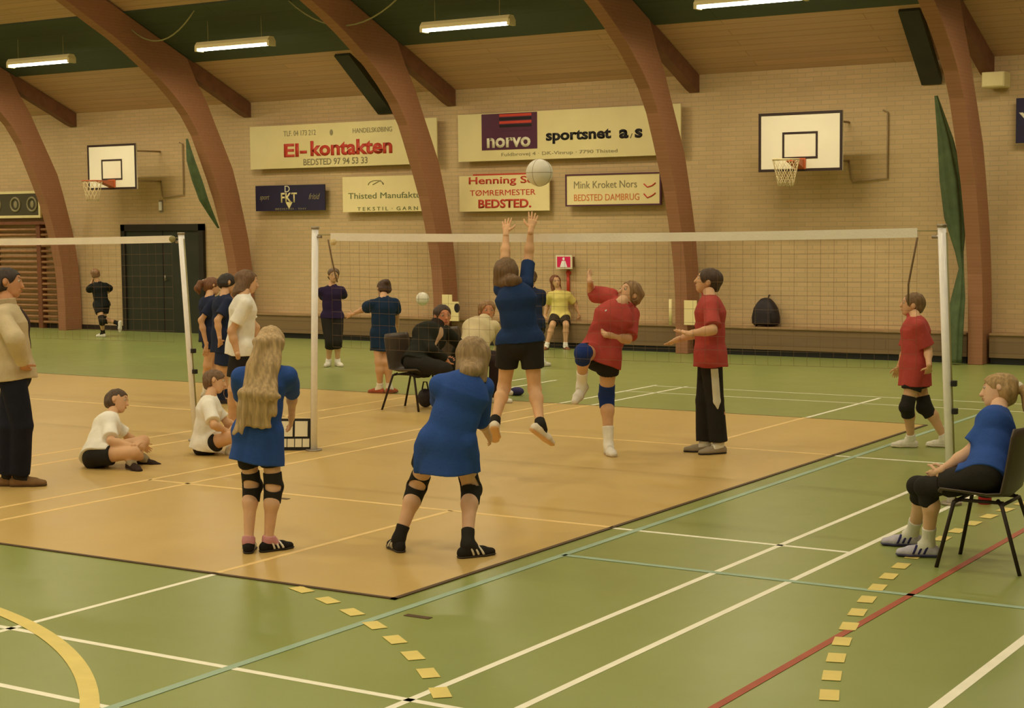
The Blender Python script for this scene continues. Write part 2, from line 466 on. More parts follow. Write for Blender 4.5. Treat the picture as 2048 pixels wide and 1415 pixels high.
lab = {4: 'curved wooden arch beam beside the wall bars, leftmost in the photo', 5: 'curved wooden arch beam just right of the dark doorway',
       6: 'curved wooden arch beam between the two groups of sponsor boards', 7: 'curved wooden arch beam left of the right hand basketball board',
       8: 'curved wooden arch beam at the right with the long green curtain'}
for i, x in enumerate(AX):
    arch(x, lab.get(i, 'curved wooden arch beam of the hall roof beyond the edge of the photo'), 'glued wooden arches of the hall' if i in lab else 'arches beyond the edges of the photo')

# ---------------------------------------------------------------- benches along the wall
def bench(x0, x1, label):
    root = empty('wall_bench', ((x0 + x1) / 2, 22.25, 0), label, 'bench', 'low benches along the brick wall')
    setp(MB().box(x0, x1, 22.10, YW - .002, .09, .385).build('front_panel', M['bench_wood']), root)
    setp(MB().box(x0, x1, 22.08, YW - .002, .385, .415).build('seat', M['bench_top'], bevel=.006), root)
    setp(MB().box(x0 + .01, x1 - .01, 22.13, YW - .002, 0, .09).build('kick_strip', M['black']), root)
bench(-19.62, -15.57, 'long low brown bench against the wall between the doorway arch and the next arch')
bench(-15.27, -11.22, 'long low brown bench against the wall below the big sign with the square logo')
bench(-10.92, -6.87, 'long low brown bench against the wall below the right basketball board')
bench(-6.57, -2.6, 'long low brown bench against the wall right of the curtain arch')

# ---------------------------------------------------------------- doorway
tag(MB().box(-22.82, -20.90, YW - .035, YW - .002, 0, 1.92).build('door_1', M['door']), kind='structure')
dr = bpy.data.objects['door_1']
MB().box(-22.90, -22.80, YW - .07, YW - .002, 0, 1.98).box(-20.95, -20.84, YW - .07, YW - .002, 0, 1.98).box(-22.90, -20.84, YW - .07, YW - .002, 1.86, 1.98).build('door_frame', M['door_frame'], dr)
MB().box(-21.87, -21.85, YW - .045, YW - .034, 0, 1.88).build('door_gap', M['black'], dr)
MB().tube([(-21.78, YW - .08, .95), (-21.78, YW - .08, 1.05)], .012).box(-21.79, -21.77, YW - .08, YW - .035, .96, .98).build('door_handle', M['steel'], dr)

# ---------------------------------------------------------------- wall bars
wb = empty('wall_bars', (-26, YW, 0), 'wooden gymnastic wall bars at the far left of the brick wall', 'wall bars')
for x in (-28.6, -27.6, -26.35, -25.05):
    setp(MB().box(x - .055, x + .055, YW - .14, YW - .002, 0, 2.02).build('upright', M['oak_dark'], bevel=.004), wb)
for k in range(18):
    setp(MB().tube([(-28.6, YW - .10, .12 + k * .105), (-24.4, YW - .10, .12 + k * .105)], .026, 8).build('rung', M['oak']), wb)
setp(MB().box(-28.7, -24.35, YW - .18, YW - .002, 2.0, 2.06).build('top_board', M['oak_dark']), wb)

# ---------------------------------------------------------------- lamps
def lamp_proto():
    root = empty('ceiling_lamp', (0, 0, 0), 'x', 'lamp')
    prof = [(-.09, .0), (-.09, .05), (-.05, .10), (.05, .10), (.09, .05), (.09, .0)]
    b = MB().prism(prof, -.75, .75)
    for xx in (-.75, .75):
        b.add([(xx, y, z) for y, z in prof], [tuple(range(6))])
    b.build('housing', M['lamp_housing'], root)
    MB().tube([(-.72, -.035, -.015), (.72, -.035, -.015)], .020, 10).build('tube', M['tube'], root)
    MB().tube([(-.72, .035, -.015), (.72, .035, -.015)], .020, 10).build('tube', M['tube'], root)
    MB().tube([(.55, 0, .10), (.55, 0, .42)], .006, 6).tube([(-.55, 0, .10), (-.55, 0, .42)], .006, 6).build('hanger', M['cable'], root)
    for xa in (-.765, .72):
        MB().box(xa, xa + .045, -.08, .08, -.045, .04).build('end_cap', M['lamp_housing'], root)
    ld = bpy.data.lights.new('lamp_light', 'AREA')
    ld.shape = 'RECTANGLE'; ld.size = 1.44; ld.size_y = 0.16
    ld.energy = LAMP_POWER; ld.color = LIGHT_COLOR; ld.spread = math.radians(170)
    lo = bpy.data.objects.new('lamp_light', ld); link(lo, root); lo.location = (0, 0, -.05)
    lo.visible_camera = False
    return root
lp = lamp_proto()
first = True
names = {3: 'long ceiling lamp over the doorway bay, leftmost in the photo', 4: 'long ceiling lamp above the sign with red lettering, left of the second arch',
         5: 'long ceiling lamp hanging above the sign with the square logo', 6: 'long ceiling lamp cut by the top edge of the photo'}
ROW_POWER = {19.76: 0.92, 15.0: 0.80, 10.25: 1.0, 5.4: 1.12, 0.9: 1.0}
light_data = {}
def put_lamp(x, y, z, label, group):
    global first
    o = lp if first else copy_tree(lp)
    first = False
    o.location = (x, y, z); tag(o, label, 'lamp', group)
    lo = [c for c in o.children if c.type == 'LIGHT'][0]
    if y not in light_data:
        light_data[y] = lo.data.copy(); light_data[y].energy = LAMP_POWER * ROW_POWER[y]
    lo.data = light_data[y]
for k in range(9):
    x = -22.03 + 4.352 * (k - 3)
    if x > XR - 1: continue
    put_lamp(x, 19.76, 4.72, names.get(k, 'long ceiling lamp in the wall row beyond the edge of the photo'),
             'long lamps in the row near the brick wall' if k in names else 'lamps beyond the edges of the photo')
    for y, z in ((15.0, 6.6), (10.25, 7.9), (5.4, 6.6), (0.9, 4.72)):
        put_lamp(x, y, z, 'long ceiling lamp hanging over the courts above the edge of the photo', 'lamps beyond the edges of the photo')
# looping cables under the ceiling
def cable(pts, label):
    o = MB().tube(pts, .012, 6).build('hanging_cable', M['cable'])
    tag(o, label, 'cable')
def catenary(x0, x1, y, sag):
    return [(x0 + (x1 - x0) * t / 14, y, roofz(y) - .02 - sag * (1 - (2 * t / 14 - 1) ** 2)) for t in range(15)]
cable(catenary(-16.4, -14.2, 19.55, .45), 'thin cable looping under the green ceiling left of the third lamp')
cable(catenary(-19.9, -18.3, 19.55, .42), 'thin cable looping under the green ceiling above the second lamp')

# ---------------------------------------------------------------- sloping ducts
def duct(x, w, label):
    a = Vector((x, 21.08, roofz(21.08) - .05)); b_ = Vector((x - .12, YW - .03, 3.76))
    b = MB(); h = w / 2
    q = []
    for P in (a, b_):
        q += [P + Vector((-h, 0, 0)), P + Vector((h, 0, 0)), P + Vector((h, .07, .10)), P + Vector((-h, .07, .10))]
    for v in q: v.y = min(v.y, YW - .004)
    b.add(q, [(0, 1, 2, 3), (4, 7, 6, 5), (0, 4, 5, 1), (1, 5, 6, 2), (2, 6, 7, 3), (3, 7, 4, 0)])
    tag(b.build('air_duct', M['duct']), label, 'duct', 'dark sloping ducts below the ceiling')
duct(-16.62, .30, 'dark sloping duct between ceiling and wall behind the third arch')
duct(-7.36, .28, 'dark sloping duct between ceiling and wall left of the rightmost arch')

# ---------------------------------------------------------------- green curtains gathered at the arches
def curtain(pts, label, rng):
    """pts: (x, y, z, half width)"""
    n = 26; vs = []; fs = []; rs_ = []
    P = []
    for i in range(len(pts) - 1):
        for t in range(8):
            u = t / 8; P.append([pts[i][k] * (1 - u) + pts[i + 1][k] * u for k in range(4)])
    P.append(list(pts[-1]))
    for x, y, z, w in P:
        for k in range(n):
            a = 2 * math.pi * k / n
            r = w * (1 + .22 * math.sin(a * 6 + rng))
            vs.append((x + r * math.cos(a), y + .45 * r * math.sin(a), z))
    for i in range(len(P) - 1):
        for k in range(n):
            fs.append((i * n + k, i * n + (k + 1) % n, (i + 1) * n + (k + 1) % n, (i + 1) * n + k))
    fs += [tuple(range(n)), tuple((len(P) - 1) * n + k for k in range(n))[::-1]]
    b = MB(); b.add(vs, fs, True)
    tag(b.build('gathered_curtain', M['cloth_green']), label, 'curtain', 'green curtains gathered at the arches')
curtain([(-19.98, 21.08, 3.42, .02), (-19.98, 21.16, 3.06, .08), (-19.98, 21.30, 2.73, .10), (-19.98, 21.46, 2.38, .09), (-19.98, 21.66, 2.10, .05), (-19.97, 21.80, 1.90, .02)],
        'narrow green curtain gathered beside the arch right of the doorway', 1.0)
curtain([(-7.16, 21.6, 3.55, .02), (-7.08, 21.75, 3.0, .09), (-7.02, 21.85, 2.45, .14), (-6.98, 21.9, 1.95, .13), (-6.93, 21.92, 1.5, .05), (-6.90, 21.92, 1.28, .03), (-6.93, 21.9, .9, .08), (-6.97, 21.86, .5, .11), (-6.97, 21.84, .03, .10)],
        'long green curtain gathered beside the rightmost arch', 2.2)

# ---------------------------------------------------------------- sponsor signs on the brick wall
YS = YW - 0.15        # face of the panels, which stand off the wall on battens
def sign(x0, x1, z0, z1, m, label, frame=None, fw=.02, th=.03):
    root = empty('wall_sign', ((x0 + x1) / 2, YW, z0), label, 'sign', 'sponsor boards on the brick wall')
    setp(MB().box(x0, x1, YS, YS + .025, z0, z1).build('panel', m), root)
    if frame:
        setp(MB().box(x0 - fw, x0, YS - .012, YS + .03, z0 - fw, z1 + fw).box(x1, x1 + fw, YS - .012, YS + .03, z0 - fw, z1 + fw)
             .box(x0, x1, YS - .012, YS + .03, z1, z1 + fw).box(x0, x1, YS - .012, YS + .03, z0 - fw, z0).build('frame', frame), root)
    bw = min(.05, (x1 - x0) * .15); q = (x1 - x0) * .12
    for xa in (x0 + q, x1 - q - bw):
        setp(MB().box(xa, xa + bw, YS + .025, YW - .002, z0 + .03, z1 - .03).build('batten', M['oak_dark']), root)
    return root
def words(root, t, x0, x1, z0, z1, m, bold=0.0, shear=0.0, name='lettering'):
    o = lettering(t, x0, x1, z0, z1, YS - .001, M[m], root, name, bold, shear)
    o.parent = None; setp(o, root); return o
sh = lambda px_, y=0: px_
# cream board with red letters
s = sign(-19.599, -15.619, 2.915, 3.651, M['sign_cream'], 'wide cream sign board with large red lettering, partly behind the second arch')
words(s, 'El-', -18.833, -18.325, 3.104, 3.333, 'sign_red', .03); words(s, 'kontakten', -18.246, -16.515, 3.104, 3.363, 'sign_red', .035)
words(s, 'TLF. 04 173 212', -18.833, -18.126, 3.462, 3.552, 'sign_grey'); words(s, 'HANDELSKØBING', -17.330, -16.515, 3.462, 3.542, 'sign_grey')
words(s, 'BEDSTED 97 94 53 33', -18.405, -17.032, 2.955, 3.064, 'sign_grey', .01)
setp(MB().sphere((-17.788, YS - .002, 3.492), (.035, .004, .05)).build('emblem', M['sign_grey']), s)
# cream board with the square logo
s = sign(-15.201, -11.222, 2.925, 3.671, M['sign_cream'], 'wide cream sign board with a dark square logo and black lettering')
setp(MB().box(-14.744, -13.709, YS - .006, YS, 3.094, 3.661).build('logo_square', M['sign_purple']), s)
for k, (z, mm) in enumerate(((3.63, 'sign_red'), (3.575, 'sign_dark'), (3.52, 'sign_red'), (3.465, 'sign_dark'), (3.41, 'sign_purple'))):
    setp(MB().box(-14.405, -13.809, YS - .010, YS - .006, z - .022, z + .018).build('logo_stripe', M[mm]), s)
o = lettering('norvo', -14.644, -13.829, 3.124, 3.283, YS - .007, M['sign_white'], None, 'lettering', .03); setp(o, s)
words(s, 'sportsnet', -13.550, -12.396, 3.154, 3.353, 'sign_dark', .035); words(s, 'a', -12.257, -12.097, 3.194, 3.333, 'sign_dark', .04); words(s, '/', -12.068, -12.028, 3.194, 3.263, 'sign_dark'); words(s, 's', -11.988, -11.859, 3.194, 3.333, 'sign_dark', .04)
words(s, 'Fuldbrovej 4 · DK-Vinrup · 7790 Thisted', -14.376, -12.286, 2.975, 3.044, 'sign_grey')
# small dark board
s = sign(-19.499, -17.957, 2.189, 2.627, M['sign_navy'], 'small dark navy sign board with a pale emblem, right of the doorway arch')
words(s, 'D', -18.833, -18.723, 2.507, 2.617, 'sign_white'); words(s, 'FKT', -18.922, -18.564, 2.328, 2.497, 'sign_cream', .02)
setp(MB().add([(-18.823, YS - .003, 2.338), (-18.664, YS - .003, 2.338), (-18.743, YS - .003, 2.219), (-18.823, YS, 2.338), (-18.664, YS, 2.338), (-18.743, YS, 2.219)], [(0, 1, 2), (3, 5, 4), (0, 2, 5, 3), (2, 1, 4, 5), (1, 0, 3, 4)]).build('emblem', M['sign_cream']), s)
words(s, 'sport', -19.400, -19.181, 2.358, 2.457, 'sign_grey', 0, .4); words(s, 'fritid', -18.305, -18.057, 2.378, 2.477, 'sign_grey', 0, .4)
words(s, 'BEDSTED · THY', -19.052, -18.355, 2.204, 2.234, 'sign_grey')
# pale board with green letters
s = sign(-17.569, -15.768, 2.149, 2.736, M['sign_pale'], 'pale sign board with thin green lettering, left of the second arch')
words(s, 'Thisted Manufaktur', -17.450, -15.868, 2.368, 2.467, 'sign_green', .0); words(s, 'T E K S T I L  ·  G A R N', -17.261, -16.017, 2.169, 2.229, 'sign_green')
setp(MB().tube([(-16.863 + .16 * math.cos(t), YS - .004, 2.597 + .07 * math.sin(t)) for t in [i * math.pi / 8 for i in range(9)]], .006, 6).tube([(-16.932, YS - .004, 2.597), (-16.763, YS - .004, 2.666), (-16.714, YS - .004, 2.597)], .006, 6).build('emblem', M['sign_grey']), s)
# pale board with three red lines
s = sign(-15.191, -13.500, 2.129, 2.696, M['sign_pale'], 'pale sign board with three lines of red lettering, behind the ball')
setp(MB().box(-14.923, -13.928, YS - .002, YS + .01, 2.697, 2.721).build('top_strip', M['sign_red']), s)
words(s, 'Henning See', -15.002, -13.649, 2.527, 2.676, 'sign_red', .015); words(s, 'TØMRERMESTER', -14.983, -13.749, 2.378, 2.467, 'sign_red', .0); words(s, 'BEDSTED.', -14.823, -13.829, 2.179, 2.318, 'sign_red', .03)
# framed board
s = sign(-13.182, -11.570, 2.209, 2.656, M['sign_pale'], 'pale sign board in a dark frame with two lines of lettering', M['sign_purple'], .022)
words(s, 'Mink Kroket Nors', -13.053, -11.958, 2.457, 2.567, 'sign_grey', .0); words(s, 'BEDSTED DAMBRUG', -13.053, -11.918, 2.268, 2.368, 'sign_orange', .0)
setp(MB().tube([(-11.839, YS - .004, 2.507), (-11.779, YS - .004, 2.457), (-11.700, YS - .004, 2.477), (-11.640, YS - .004, 2.517)], .010, 6).tube([(-11.839, YS - .004, 2.358), (-11.779, YS - .004, 2.298), (-11.700, YS - .004, 2.328), (-11.640, YS - .004, 2.368)], .010, 6).build('emblem', M['sign_red']), s)
# framed dark board at the far left, above the wall bars
s = sign(-26.861, -24.991, 2.179, 2.597, M['sign_olive'], 'dark olive board with pale roundels in a pale frame above the wall bars', M['sign_cream'], .05)
for x in (-26.76, -26.2, -25.64, -25.17):
    setp(MB().tube([(x + .13 * math.cos(t), YS - .004, 2.39 + .13 * math.sin(t)) for t in [i * math.pi / 8 for i in range(16)]], .022, 6, closed=True).sphere((x, YS - .004, 2.39), (.05, .008, .07)).build('roundel', M['sign_grey']), s)
# dark board at the right edge
s = sign(-6.297, -4.576, 2.925, 3.512, M['sign_navy'], 'dark navy sign board cut by the right edge of the photo')
words(s, 'Y', -6.258, -6.069, 3.154, 3.323, 'sign_white', .04); words(s, 'DUN', -6.019, -5.372, 3.154, 3.323, 'sign_white', .04); words(s, 'Thisted', -6.148, -5.173, 2.955, 3.044, 'sign_white')
# emergency exit sign
s = sign(-13.391, -13.102, 1.224, 1.438, M['sign_white'], 'small white and red first aid or exit pictogram sign on the wall')
s['group'] = 'safety signs'; del s['group']
mm_ = mat('sign_magenta', (0.72, 0.015, 0.12), .5); 
setp(MB().box(-13.366, -13.127, YS - .003, YS, 1.249, 1.413).build('red_field', mm_), s)
setp(MB().sphere((-13.247, YS - .004, 1.378), (.022, .004, .024)).add([(x, y, z) for y in (YS - .007, YS - .002) for x, z in ((-13.277, 1.348), (-13.217, 1.348), (-13.182, 1.252), (-13.312, 1.252))], [(0, 1, 2, 3), (7, 6, 5, 4), (0, 4, 5, 1), (1, 5, 6, 2), (2, 6, 7, 3), (3, 7, 4, 0)]).build('pictogram', M['white_paint']), s)
hy = empty('fire_hose_bracket', (-13.30, YW, .9), 'thin red bracket mounted on the wall under the small safety sign', 'bracket')
setp(MB().tube([(-13.24, YW - .03, .72), (-13.24, YW - .03, 1.2)], .025, 8).box(-13.28, -13.20, YW - .03, YW - .003, .74, .78).box(-13.28, -13.20, YW - .03, YW - .003, 1.14, 1.18).build('pipe', mat('signal_red', (.55, .05, .02), .5)), hy)
# notices fixed to the arch feet
def notice(x0, x1, z0, z1, label, dot=None):
    r_ = empty('notice_board', ((x0 + x1) / 2, 21.9, z0), label, 'notice')
    setp(MB().box(x0, x1, 21.895, 21.91, z0, z1).build('sheet', M['sign_pale']), r_)
    setp(MB().box(x0 - .006, x0 + .03, 21.91, 21.96, z0 + .05, z1 - .05).build('bracket', M['steel']), r_)
    if dot: setp(MB().sphere(dot, (.055, .004, .075)).build('printed_disc', M['sign_dark']), r_)
notice(-15.31, -15.12, .39, .81, 'pale notice on the second arch behind the seated man')
notice(-15.118, -14.99, .39, .70, 'pale notice with a dark round print behind the seated man', (-15.02, 21.893, .60))
notice(-10.994, -10.79, .43, .79, 'pale notice at the foot of the arch behind the boy in track trousers')
tag(MB().tube([(-11.235, 21.93, .42), (-11.235, 21.93, .80)], .028, 8).build('pipe', M['sign_pale']), 'short pale pipe on the left side of the arch behind the boy in track trousers', 'pipe')
# wall lamp by the left basketball board, beige speaker by the right arch
wlmp = empty('wall_lamp', (-21.9, YW, 2.24), 'tiny white lamp on the wall above the doorway', 'lamp')
setp(MB().box(-21.93, -21.87, YW - .05, YW - .002, 2.23, 2.39).build('body', M['white_paint'], bevel=.01), wlmp)
setp(MB().box(-21.94, -21.86, YW - .02, YW - .002, 2.20, 2.42).build('back_plate', M['steel']), wlmp)
sp = empty('wall_speaker', (-6.68, 22.0, 3.66), 'beige box speaker high on the wall right of the rightmost arch', 'speaker')
setp(MB().box(-6.70, -6.40, 22.05, 22.34, 3.66, 3.86).build('cabinet', M['sign_cream'], bevel=.012), sp)
setp(MB().box(-6.685, -6.415, 22.04, 22.05, 3.675, 3.845).build('grille', M['sign_pale']), sp)
setp(MB().box(-6.58, -6.52, 22.34, YW - .002, 3.72, 3.80).build('bracket', M['steel']), sp)
# backpack hanging on the wall
bp_ = empty('backpack', (-9.86, YW, .42), 'small black backpack hanging on the wall above the bench', 'backpack')
vs = []; fs = []
prof = [(0, .17, .07), (.03, .20, .11), (.12, .20, .13), (.25, .17, .12), (.33, .12, .09), (.385, .07, .05), (.40, .02, .02)]
n = 20
for z, w, d in prof:
    for k in range(n):
        a = 2 * math.pi * k / n; ca, sa = math.cos(a), math.sin(a)
        vs.append((-9.86 + w * math.copysign(abs(ca) ** .6, ca), YW - .14 + d * math.copysign(abs(sa) ** .6, sa), .43 + z))
for i in range(len(prof) - 1):
    for k in range(n): fs.append((i * n + k, i * n + (k + 1) % n, (i + 1) * n + (k + 1) % n, (i + 1) * n + k))
fs += [tuple(range(n))[::-1], tuple((len(prof) - 1) * n + k for k in range(n))]
bagm = mat('black_nylon', (.022, .016, .02), .6, noise=.3, nscale=15, bump=.3, bscale=60)
setp(MB().add(vs, fs, True).build('bag_body', bagm), bp_)
setp(MB().tube([(-9.86, YW - .08, .80), (-9.86, YW - .03, .86), (-9.86, YW - .003, .86)], .010, 6).build('hanging_loop', bagm), bp_)
setp(MB().tube([(-9.98, YW - .12, .45), (-10.03, YW - .13, .40), (-10.02, YW - .14, .425)], .010, 6).build('strap', bagm), bp_)
setp(MB().box(-9.99, -9.73, YW - .275, YW - .262, .46, .62).build('front_pocket', bagm, bevel=.006), bp_)

# ---------------------------------------------------------------- basketball boards
def hoop(x0, x1, label):
    xc = (x0 + x1) / 2; Yb = 21.55; z0, z1 = 2.61, 3.42
    root = empty('basketball_board', (xc, Yb, z0), label, 'basketball hoop', 'basketball boards on the brick wall')
    setp(MB().box(x0, x1, Yb, Yb + .03, z0, z1).build('board', M['board_white']), root)
    t = .038
    setp(MB().box(x0, x1, Yb - .004, Yb, z1 - t, z1).box(x0, x1, Yb - .004, Yb, z0, z0 + t).box(x0, x0 + t, Yb - .004, Yb, z0 + t, z1 - t).box(x1 - t, x1, Yb - .004, Yb, z0 + t, z1 - t).build('border', M['board_black']), root)
    a0, a1, c0, c1 = xc - .26, xc + .26, z0 + .17, z0 + .54; t = .03
    setp(MB().box(a0, a1, Yb - .004, Yb, c1 - t, c1).box(a0, a1, Yb - .004, Yb, c0, c0 + t).box(a0, a0 + t, Yb - .004, Yb, c0 + t, c1 - t).box(a1 - t, a1, Yb - .004, Yb, c0 + t, c1 - t).build('target_square', M['board_black']), root)
    rz = z0 + .15; R_ = .18; cy = Yb - .30 - R_
    setp(MB().tube([(xc + R_ * math.cos(t), cy + R_ * math.sin(t), rz) for t in [i * math.pi / 16 for i in range(32)]], .009, 8, closed=True).build('rim', M['string'] if x0 > -12 else M['orange']), root)
    setp(MB().box(xc - .09, xc + .09, Yb - .02, Yb - .004, rz - .12, rz + .03).prism([(Yb - .02, rz + .01), (Yb - .31, rz + .01), (Yb - .31, rz - .02), (Yb - .02, rz - .11)], xc - .07, xc + .07)
         .add([(xc + s_ * .07, y, z) for s_ in (-1, 1) for y, z in ((Yb - .02, rz + .01), (Yb - .31, rz + .01), (Yb - .31, rz - .02), (Yb - .02, rz - .11))], [(0, 1, 2, 3), (7, 6, 5, 4)]).build('rim_bracket', M['orange']), root)
    nb = MB(); H_ = .36; n = 12
    def pt(i, j):
        u = j / 5; r = R_ * (1 - .45 * u); a = 2 * math.pi * (i + .5 * j) / n
        return (xc + r * math.cos(a), cy + r * math.sin(a), rz - H_ * u)
    for i in range(n):
        for s_ in (1, -1):
            nb.tube([(xc + R_ * (1 - .45 * j / 5) * math.cos(2 * math.pi * (i + s_ * .5 * j) / n), cy + R_ * (1 - .45 * j / 5) * math.sin(2 * math.pi * (i + s_ * .5 * j) / n), rz - H_ * j / 5) for j in range(6)], .004, 5)
    setp(nb.build('basket_net', M['string']), root)
    fr = MB()
    for xx in (xc - .38, xc + .38):
        fr.tube([(xx, Yb + .03, z0 + .15), (xx, YW - .01, z0 + .15)], .016, 8).tube([(xx, Yb + .03, z1 - .12), (xx, YW - .01, z1 - .12)], .016, 8)
    fr.tube([(xc - .38, Yb + .045, z0 + .15), (xc - .38, Yb + .045, z1 - .12)], .016, 8).tube([(xc + .38, Yb + .045, z0 + .15), (xc + .38, Yb + .045, z1 - .12)], .016, 8)
    fr.tube([(xc + .38, YW - .02, z0 + .15), (xc + .42, YW - .03, z0 - .10), (xc + .45, YW - .03, z0 - .15), (xc + .95, YW - .03, z0 - .10), (xc + .95, YW - .03, z1), (xc + .88, YW - .03, z1 + .03)], .012, 6)
    setp(fr.build('wall_frame', M['frame_metal']), root)
hoop(-9.66, -8.43, 'basketball board on the brick wall at the right, between two arches')
hoop(-22.88, -21.66, 'basketball board on the brick wall at the left above the doorway')

# ---------------------------------------------------------------- volleyball posts and nets
YN = 11.1
def post(foot, top, label, hw=True, s_=1):
    root = empty('net_post', (foot[0], foot[1], 0), label, 'net post', 'white net posts')
    f, t = Vector(foot), Vector(top)
    setp(MB().tube([f, t], .029, 16).build('pole', M['white_paint']), root)
    d = (t - f)
    g_ = MB(); o_ = Vector((s_ * .030, 0, 0))
    g_.tube([f + o_ + d * .02, f + o_ + d * .98], .007, 6)
    setp(g_.build('tension_cord', M['cable']), root)
    setp(MB().tube([t, t + Vector((0, 0, .02))], .034, 12).build('cap', M['steel']), root)
    setp(MB().tube([f, f + Vector((0, 0, .02))], .07, 16).build('foot_plate', M['steel']), root)
    if hw:
        for z in (.44, .34, ):
            p = f + d * (z)
            setp(MB().box(p.x + s_ * .03, p.x + s_ * .065, p.y - .02, p.y + .02, p.z - .02, p.z + .02).build('cleat', M['black'], bevel=.004), root)
    p = f + d * .965
    setp(MB().tube([p, p + Vector((-s_ * .07, 0, 0))], .012, 8).build('hook', M['steel']), root)
    return root
post((-9.13, 11.1, 0), (-9.07, 11.1, 1.91), 'white net post left of the leaping girl, between the two courts', False, -1)
rp_ = post((-3.545, 11.1, 0), (-3.63, 11.1, 1.89), 'white net post at the right beside the seated girl', True, 1)
post((-10.50, 11.1, 0), (-10.62, 11.1, 1.87), 'white net post of the left court beside the dark doorway', True, 1)
tag(MB().tube([(-3.36, 11.25, 0), (-3.36, 11.25, .17)], .045, 14).tube([(-3.36, 11.25, .17), (-3.36, 11.25, .20)], .03, 14).build('floor_weight', mat('bright_red_plastic', (.60, .02, .05), .4)), 'small red weight on the floor beside the right net post', 'weight')

def volley_net(x0, x1, zt0, zt1, h, label, sag=.02, full=True):
    root = empty('volleyball_net', ((x0 + x1) / 2, YN, 0), label, 'net', 'volleyball nets')
    def zt(x):
        u = (x - x0) / (x1 - x0); return zt0 + (zt1 - zt0) * u - sag * 4 * u * (1 - u)
    n = 24; tp = MB(); w = .065
    xs = [x0 + (x1 - x0) * i / n for i in range(n + 1)]
    vs = []
    for x in xs: vs += [(x, YN - .006, zt(x)), (x, YN + .006, zt(x)), (x, YN + .006, zt(x) - w), (x, YN - .006, zt(x) - w)]
    fs = [(i * 4 + k, i * 4 + (k + 1) % 4, i * 4 + 4 + (k + 1) % 4, i * 4 + 4 + k) for i in range(n) for k in range(4)] + [(3, 2, 1, 0), (4 * n, 4 * n + 1, 4 * n + 2, 4 * n + 3)]
    setp(tp.add(vs, fs).build('top_tape', M['tape']), root)
    ms = MB(); nx = int((x1 - x0) / .1); nz = int(h / .1)
    for i in range(nx + 1):
        x = x0 + (x1 - x0) * i / nx; zz = zt(x) - w
        ms.tube([(x, YN, zz), (x, YN, zz - h)], .0010, 4, cap=False)
    for j in range(1, nz + 1):
        ms.tube([(x, YN, zt(x) - w - h * j / nz) for x in xs], .0010, 4, cap=False)
    setp(ms.build('mesh', M['net_cord']), root)
    return root
nt_ = volley_net(-8.90, -3.80, 1.875, 1.885, .90, 'volleyball net of the main court with white top tape')
setp(MB().tube([(-9.07, YN, 1.86), (-8.9, YN, 1.86)], .004, 6).tube([(-3.80, YN, 1.865), (-3.64, YN, 1.865)], .004, 6).build('top_cord', M['cable']), nt_)
setp(MB().tube([(-8.93, YN, 1.82), (-8.90, YN, 1.68), (-8.86, YN, 1.52), (-8.84, YN, 1.46)], .007, 6).build('side_cord', M['net_cord']), nt_)
setp(MB().tube([(-3.80, YN, 1.82), (-3.83, YN, 1.66), (-3.86, YN, 1.50), (-3.86, YN, 1.36)], .007, 6).build('side_cord', M['net_cord']), nt_)
setp(MB().sphere((-8.86, YN - .02, 1.80), .028).build('tension_knob', M['string']), nt_)
n2_ = volley_net(-16.2, -10.74, 1.86, 1.862, .90, 'volleyball net of the left court with white top tape')
setp(MB().tube([(-10.74, YN, 1.84), (-10.62, YN, 1.84)], .004, 6).build('top_cord', M['cable']), n2_)
setp(MB().sphere((-10.72, YN - .01, 1.83), .03).build('tension_knob', M['cable']), n2_)

# ---------------------------------------------------------------- balls
ballm = mat('white_ball_leather', (.84, .82, .72), .45, noise=.03, nscale=6, bump=.15, bscale=120)
def ball(c, r, label):
    o = empty('volleyball', c, label, 'ball')
    MB().sphere((0, 0, 0), r, 32, 20).build('ball_skin', ballm, o)
    sm = MB()
    for ax in range(3):
        pts = []
        for i in range(32):
            a = 2 * math.pi * i / 32; q = [r * 1.001 * math.cos(a), r * 1.001 * math.sin(a)]; q.insert(ax, 0); pts.append(q)
        sm.tube(pts, .0018, 4, closed=True)
    sm.build('seams', M['sign_grey'], o)
ball((-6.808, 11.077, 2.332), .105, 'white volleyball in the air above the hands of the leaping girl')
ball((-12.543, 17.500, 0.980), .085, 'white volleyball in the air further back, left of the seated man')

